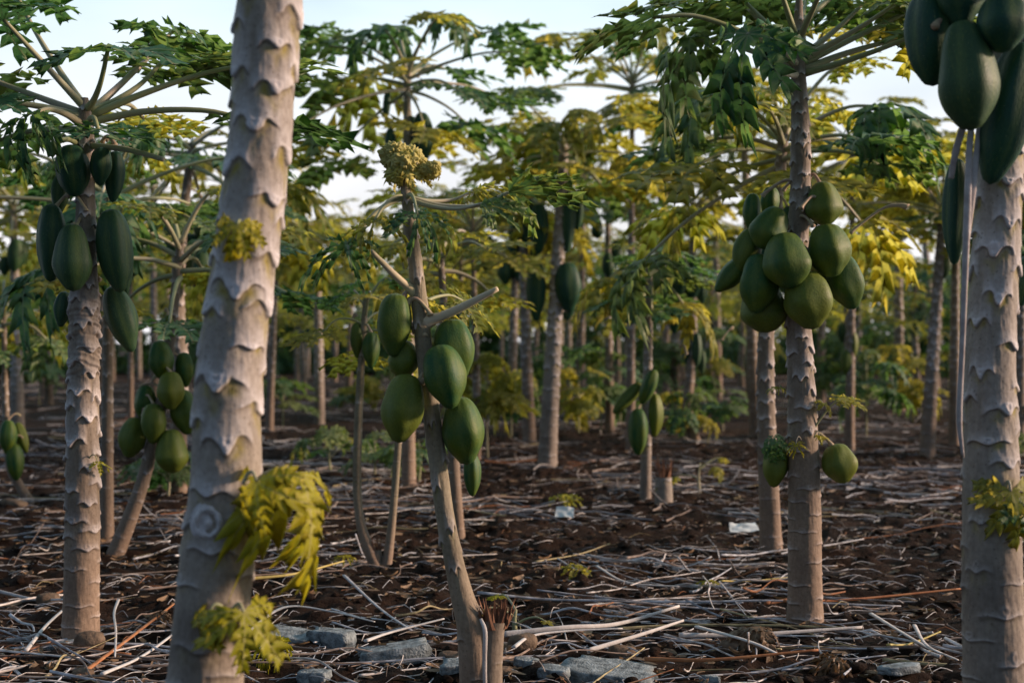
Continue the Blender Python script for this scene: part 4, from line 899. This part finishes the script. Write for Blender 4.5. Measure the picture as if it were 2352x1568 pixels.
def stalk_pose(q, j=0):
    D, x, a, k, s = q; L = .5*s; z0 = gz(x-math.cos(a)*L*.4, D-math.sin(a)*L*.4); z1 = gz(x+math.cos(a)*L*.4, D+math.sin(a)*L*.4); zc = gz(x, D)
    tl = math.atan2(z1-z0, L*.8); z = max((z0+z1)/2, zc-.012)+lr.uniform(.002, .016)
    return Matrix.Translation((x, D, z)) @ Matrix.Rotation(a, 4, 'Z') @ Matrix.Rotation(-tl+lr.gauss(0, .03), 4, 'Y') @ Matrix.Rotation(lr.uniform(-.9, .9), 4, 'X') @ Matrix.Scale(s, 4)
Vs = []; Fs = []; Es = []; tn = []; off = 0
for q in spots:
    m = stalk_pose(q)
    if id(q) in first:
        o = obj('dry_stalk', SMM[q[3]], mat4=m)
        pxx = CX+q[1]/q[0]*FP; near_ = [(186, 'left tree'), (470, 'blurred front trunk'), (850, 'twin thin stems'), (1110, 'central torn stump'), (1480, 'bare middle soil'), (1848, 'round-fruited tree'), (2285, 'right edge trunk')]
        ld = min(near_, key=lambda z_: abs(z_[0]-pxx)); sd_ = 'right' if pxx > ld[0] else 'left'
        shp = 'hooked' if q[3] % 5 == 0 else 'bent' if q[3] % 4 == 0 else ['short', 'straight', 'slender', 'long'][q[3] % 4]
        dp = 'closest to the camera' if q[0] < 4.1 else 'in the near litter' if q[0] < 5.2 else 'a little farther back' if q[0] < 6.8 else 'farther back'
        tag(o, '%s dry leaf stalk %s, %s of the %s' % (shp, dp, sd_, ld[1]), 'stalk', 'dry leaf stalks strewn on the soil')
    else:
        v, f, e = SMA[q[3]]; A = np.array(m)
        Vs.append(v @ A[:3, :3].T+A[:3, 3]); Fs.append(f+off); tn.append(np.full(len(v), lr.random())); off += len(v)
tag(obj('dry_stalk_litter', mesh('dry_stalk_litter', np.vstack(Vs), np.vstack(Fs), LITTER, True, {'tint': np.concatenate(tn)})), 'countless dry leaf stalks covering the orchard floor farther back', 'litter', kind='stuff')
# the long stalks one can pick out in the photo
def long_stalk(pts, r, tint, label, h=.03, mat=None):
    q = []
    for i, pt in enumerate(pts):
        gx, gy = G(pt[0], pt[1]); q.append((gx, gy, gz(gx, gy)+h+(pt[2] if len(pt) > 2 else 0)))
    c = Vector(q[len(q)//2]); c0 = (c.x, c.y, c.z)
    q = [tuple(Vector(k_)-c) for k_ in q]
    o = obj('dry_stalk', tube('dry_stalk', q, [r*1.05, r*.8, r*.72, r*.5], mat or LITTER, 30, 9, .65, .35), loc=c0)
    tag(o, label, 'stalk', 'long dry leaf stalks in front')
ORANGE = simple_mat('orange_stalk', (0.30, 0.11, 0.045), (0.42, 0.20, 0.09), 14, .6)
PALEST = simple_mat('pale_stalk', (0.46, 0.45, 0.45), (0.62, 0.61, 0.60), 30, .65)
YEL = simple_mat('yellow_stalk', (0.46, 0.36, 0.10), (0.52, 0.45, 0.18), 20, .6)
long_stalk([(175, 1568), (290, 1490), (400, 1412)], .009, 0, 'long orange-brown stalk running up to the blurred trunk at bottom left', mat=ORANGE)
long_stalk([(235, 1575), (330, 1515), (440, 1452)], .008, 0, 'pale grey stalk just below the long orange-brown one', mat=PALEST)
long_stalk([(-10, 1372), (80, 1382), (150, 1398)], .007, 0, 'bluish grey stalk at the left edge level with the left tree foot', mat=PALEST)
long_stalk([(60, 1520), (110, 1455), (175, 1405)], .008, 0, 'pale slanting stalk leaning at the foot of the left tree', mat=PALEST)
long_stalk([(0, 1530), (120, 1490), (200, 1468), (320, 1442)], .006, 0, 'dark brown stalk crossing in front of the left tree foot', mat=FRAY)
long_stalk([(570, 1365), (680, 1355), (790, 1330)], .006, 0, 'thin yellow-tan stalk right of the yellow drooping leaf', .05, mat=YEL)
long_stalk([(550, 1500), (650, 1445), (760, 1440), (860, 1462)], .007, 0, 'pale arched stalk above the grey slab left of the centre', .06, mat=PALEST)
long_stalk([(840, 1510), (900, 1485), (1020, 1470)], .008, 0, 'pale stalk lying across the large grey slab', .06, mat=PALEST)
long_stalk([(790, 1355), (870, 1420), (945, 1480)], .007, 0, 'dark grey stalk slanting down left of the central tree', .04)
long_stalk([(1150, 1478), (1300, 1470), (1420, 1452), (1560, 1422)], .010, 0, 'thick pale stalk sweeping right from the torn stump', .04, mat=PALEST)
long_stalk([(1180, 1525), (1220, 1495), (1300, 1483), (1430, 1478)], .008, 0, 'pale stalk bent in a hook right of the torn stump', .05, mat=PALEST)
long_stalk([(1350, 1512), (1480, 1490), (1570, 1465)], .008, 0, 'pale stalk rising to the right above the flat front slab', .05, mat=PALEST)
long_stalk([(1420, 1455), (1560, 1452), (1760, 1455), (1970, 1460)], .006, 0, 'thin grey stalk in front of the round-fruited tree', .03)
long_stalk([(1560, 1480), (1720, 1475), (1980, 1462)], .009, 0, 'thick grey stalk lying flat before the foot of the round-fruited tree', .04, mat=PALEST)
long_stalk([(1480, 1535), (1640, 1540), (1880, 1535)], .007, 0, 'long orange stalk along the bottom edge right of centre', .04, mat=ORANGE)
long_stalk([(1600, 1470), (1720, 1515), (1800, 1532)], .009, 0, 'bluish pale stalk slanting down at the bottom right of centre', .05, mat=PALEST)
long_stalk([(2000, 1425), (2080, 1480), (2140, 1525)], .008, 0, 'pale slanting stalk between the round-fruited tree and the right edge trunk', .05, mat=PALEST)
long_stalk([(2100, 1475), (2130, 1530), (2200, 1565)], .007, 0, 'dark stalk curving down beside the right edge trunk', .07)
long_stalk([(2040, 1510), (2090, 1495), (2160, 1478)], .007, 0, 'short yellow stalk left of the right edge trunk', .04, mat=YEL)
long_stalk([(1655, 1358), (1720, 1348), (1815, 1338)], .006, 0, 'pale yellow stalk ending at the foot of the round-fruited trunk', .03, mat=YEL)
long_stalk([(1800, 1400), (1950, 1385), (2210, 1368)], .006, 0, 'long reddish stalk behind the round-fruited trunk foot', .03, mat=ORANGE)
long_stalk([(1370, 1330), (1440, 1350), (1560, 1358)], .006, 0, 'pale stalk lying open in the bare soil of the middle', .03, mat=PALEST)
long_stalk([(1230, 1310), (1330, 1290), (1400, 1262)], .006, 0, 'tan stalk slanting up in the bare soil right of the central stem', .03)
long_stalk([(272, 1425, .04), (262, 1440, .02), (266, 1480), (264, 1540)], .0055, 0, 'thin white stalk bent over like a hook right of the left tree foot', .04, mat=PALEST)

# fine debris
def debris(name, n, mk, mat, dmin, dmax, seed, pw=.9):
    rs = np.random.RandomState(seed); V = []; F = []; off = 0; tn = []
    for i in range(n):
        D = dmin*(dmax/dmin)**(rs.rand()**pw); x = rs.uniform(-1, 1)*(D*.39+.3)
        v, f = mk(rs); z = gz(x, D)
        a = rs.rand()*6.28; ca, sa = math.cos(a), math.sin(a); tl = rs.uniform(-.6, .6); ct, st_ = math.cos(tl), math.sin(tl)
        Rm = np.array([[ca, -sa, 0], [sa, ca, 0], [0, 0, 1]]) @ np.array([[1, 0, 0], [0, ct, -st_], [0, st_, ct]])
        V.append(v @ Rm.T+np.array([x, D, z])); F.append(f+off); off += len(v); tn.append(np.full(len(v), rs.rand()))
    return mesh(name, np.vstack(V), np.vstack(F), mat, name != 'leaf_crumbs', {'tint': np.concatenate(tn)})
import bmesh as _bm
b_ = _bm.new(); _bm.ops.create_icosphere(b_, subdivisions=2, radius=1); b_.verts.ensure_lookup_table()
ICO = np.array([v.co[:] for v in b_.verts]); ICF = np.array([[v.index for v in f.verts] for f in b_.faces]); b_.free()
def clod(rs):
    s = .005+.022*rs.rand()**3; k = 1+.5*(vn(ICO[:, 0]*1.7+rs.rand()*99, ICO[:, 1]*1.7+ICO[:, 2]*1.9+rs.rand()*9)-.5)+.25*(vn(ICO[:, 0]*5+9, ICO[:, 2]*5+ICO[:, 1]*4+rs.rand()*9)-.5)
    return ICO*k[:, None]*s*np.array([1, rs.uniform(.7, 1.1), rs.uniform(.4, .8)]), ICF
tag(obj('soil_clods', debris('soil_clods', 9000, clod, SOIL, 3.1, 16, 5)), 'loose crumbs and clods of dark soil', 'soil', kind='stuff')
def twig(rs):
    L = rs.uniform(.03, .16); r = rs.uniform(.0008, .0022); b = rs.uniform(-.3, .3)*L
    v, f, e = tube_arr([(-L/2, 0, .006), (0, b, .006+rs.uniform(0, .02)), (L/2, b*.3, .006)], [r, r, r*.6], 5, 3); return v, f
tag(obj('twig_litter', debris('twig_litter', 5200, twig, LITTER, 3.1, 13, 6)), 'thin dry twigs and straw scattered over the soil', 'litter', kind='stuff')
def crumb(rs):
    w = rs.uniform(.006, .018); l = w*rs.uniform(1.2, 3.2); c = rs.uniform(-.6, .9)*w
    xs = np.linspace(-1, 1, 4); V = np.array([[x*l, (1-abs(x)*.7)*w*s*rs.uniform(.6, 1.1), .008+c*(x*x)+abs(s)*c*.7*rs.uniform(.4, 1.2)] for x in xs for s in (-1, 0, 1)])
    F = np.array([[i*3+j, i*3+j+3, i*3+j+4, i*3+j+1] for i in range(3) for j in range(2)]); return V, F
tag(obj('leaf_crumbs', debris('leaf_crumbs', 4200, crumb, LEAF_DEAD, 3.1, 15, 8)), 'torn bits of dead brown leaves scattered over the soil', 'litter', kind='stuff')

# slabs, rocks
def rock_me(name, sx, sy, sz, seed, mat, flat=True):
    b = _bm.new(); _bm.ops.create_cube(b, size=2); _bm.ops.subdivide_edges(b, edges=b.edges[:], cuts=7, use_grid_fill=True)
    rs = np.random.RandomState(seed); ph = rs.rand(4)*40
    co = np.array([v.co[:] for v in b.verts]); n_ = co/np.linalg.norm(co, axis=1)[:, None]
    k = .90 if flat else .25; co = co*k+n_*(1-k)*1.25
    if flat: # broken outline: cut corners
        th = np.arctan2(co[:, 1], co[:, 0]); rad = 1+.30*(vn(np.cos(th)*1.6+ph[0]+9, np.sin(th)*1.6+ph[1]+9)-.5)*2*.8
        co[:, :2] *= rad[:, None]
    co[:, 2] += .25*(vn(co[:, 0]*2+ph[2], co[:, 1]*2+9)-.5); co *= (1+.10*(vn(co[:, 0]*4+ph[3]+co[:, 2]*3, co[:, 1]*4+9)-.5)[:, None])
    for v, c in zip(b.verts, co): v.co = (c[0]*sx, c[1]*sy, c[2]*sz)
    me = bpy.data.meshes.new(name); b.to_mesh(me); b.free(); me.materials.append(mat)
    me.polygons.foreach_set('use_smooth', [True]*len(me.polygons)); return me
for i, (x, y, w, h, mt, lb, nm) in enumerate([
    (762, 1480, 112, 46, SLAB, 'grey stone block with sharp edges, left of the larger flat slab', 'stone_slab'),
    (905, 1508, 165, 44, SLAB, 'large flat grey stone slab under a pale stalk left of the central tree', 'stone_slab'),
    (1402, 1548, 190, 44, SLAB, 'thick flat grey stone slab at the bottom edge right of the central tree', 'stone_slab'),
    (1272, 1556, 70, 26, SLAB, 'small grey stone just left of the thick flat slab', 'stone_slab'),
    (1208, 1540, 46, 20, SLAB, 'small pale stone nearest the torn stump on its right', 'stone_slab'),
    (1062, 1556, 90, 26, SLAB, 'grey stone at the bottom edge just left of the central foot', 'stone_slab'),
    (668, 1478, 110, 40, SLAB, 'grey stone half buried right beside the blurred front trunk', 'stone_slab'),
    (722, 1556, 70, 36, SLAB, 'rounded grey stone at the bottom edge left of centre', 'stone_slab'),
    (2040 if False else 2070, 1562, 90, 20, SLAB, 'low grey stone at the bottom edge near the right trunk', 'stone_slab'),
    (1630, 1562, 40, 24, SLAB, 'small pale stone at the bottom edge under the orange stalk', 'stone_slab'),
    (205, 1500, 60, 44, ROCK, 'round brown stone in front of the left tree foot', 'brown_stone'),
    (150, 1490, 80, 30, SLAB, 'grey wedge of stone leaning on the left tree foot', 'stone_slab'),
    (1040, 1520, 60, 34, ROCK, 'brown clod left of the central tree foot', 'brown_stone'),
    (1200, 1500, 60, 40, ROCK, 'brown clod right of the torn stump', 'brown_stone'),
    (1150, 1080 if False else 1548, 46, 30, ROCK, 'small brown clod touching the torn stump', 'brown_stone'),
    (540, 1290 if False else 1545, 70, 30, ROCK, 'brown clod by the blurred trunk at the bottom', 'brown_stone'),
    (1430, 1500, 60, 36, ROCK, 'brown clod behind the thick flat slab', 'brown_stone'),
    (1690, 1500, 70, 30, ROCK, 'brown clod in front of the round-fruited tree', 'brown_stone'),
    (190, 1560, 50, 34, ROCK, 'brown clod at the bottom edge left', 'brown_stone'),
    (110, 1388, 46, 36, ROCK, 'dark round stone left of the left tree foot', 'brown_stone'),
    (30, 1165, 60, 24, ROCK, 'rock far left by the small papaya with a curved foot', 'brown_stone'),
    (2200 if False else 2120, 850, 60, 20, SLAB, 'pale rock heap far back right of the tan leaning trunk', 'rock'),
    (1320, 830, 70, 24, ROCK, 'dark rock far back beyond the middle tree', 'rock')]):
    gx, gy = G(x, y); sx = w/FP*gy*.5; sz = h/FP*gy*.42
    o = obj(nm, rock_me(nm, sx, sx*.62, sz*1.05, i, mt, mt is SLAB), loc=(gx, gy+sx*.1, gz(gx, gy)+sz*.6)); o.rotation_euler = (R(rng.uniform(-6, 8)), R(rng.uniform(-8, 8)), R(rng.uniform(-25, 25)))
    tag(o, lb, 'stone', 'stones and slabs on the soil')
# scraps
def scrap(x, y, w, h, mat, label, name, seed, lean=40):
    gx, gy = G(x, y); W = w/FP*gy; Hh = h/FP*gy; n = 9; rs = np.random.RandomState(seed)
    U, Vv = np.meshgrid(np.linspace(-.5, .5, n), np.linspace(0, 1, n)); cr = .12*W*(vn(U*5+seed, Vv*4)-.5)
    top = np.stack([U*W*(1-.15*Vv*rs.rand()), cr+0*U, Vv*Hh*1.2], -1).reshape(-1, 3); bot = top+np.array([0, .0015, 0])
    me = mesh(name, np.vstack([top, bot]), np.vstack([grid_faces(n, n, False), grid_faces(n, n, False)[:, ::-1]+n*n]), mat, True)
    o = obj(name, me, loc=(gx, gy, gz(gx, gy)+.004)); o.rotation_euler = (R(-lean), R(rs.uniform(-6, 6)), R(rs.uniform(-15, 15))); tag(o, label, 'scrap')
scrap(1296, 1196, 44, 24, PLASTIC, 'small pale blue scrap of plastic alone on the soil in the middle', 'plastic_scrap', 3)
scrap(1712, 1216, 72, 24, PLASTIC, 'flat whitish scrap lying left of the trunk behind the round-fruited tree', 'paper_scrap', 6, 50)
# fallen leaves one can pick out
def fallen(x, y, size, kind, var, mat, label, h=.03, pitch=0):
    gx, gy = G(x, y); o = obj('fallen_leaf', leaf_me(kind, var, mat), mat4=basis((rng.uniform(-1, 1), rng.uniform(-1, 1)), R(pitch), R(rng.uniform(-15, 15)), size, (gx, gy, gz(gx, gy)+h)))
    tag(o, label, 'leaf', 'fallen leaves')
fallen(636, 1535, .10, 'wilt', 1, LEAF_YELLOW, 'shrivelled orange-yellow star-shaped leaf at the bottom left of centre', .08)
fallen(1920, 1550, .11, 'wilt', 2, LEAF_DEAD, 'curled brown dead leaf at the bottom right of centre', .06)
fallen(1745, 1500, .14, 'hang', 3, LEAF_DEAD, 'greyish brown dead leaf before the foot of the round-fruited tree', .06)
fallen(1290, 1165, .16, 'shred', 2, LEAF_OLIVE, 'yellow-green fallen leaf behind the pale blue scrap', .06)
fallen(1330, 1335, .10, 'shred', 3, LEAF_OLIVE, 'yellowish fallen leaf on bare soil right of the central stem', .05)
fallen(1625, 1350, .07, 'shred', 4, LEAF_YELLOW, 'small yellow leaf at the end of the pale yellow stalk', .04)
fallen(790, 1312, .07, 'shred', 1, LEAF_YELLOW, 'small yellow-green leaf under the yellow drooping leaf', .06)
fallen(360, 1440, .08, 'wilt', 4, LEAF_DEAD, 'curled orange-brown dead leaf left of the blurred trunk', .05)
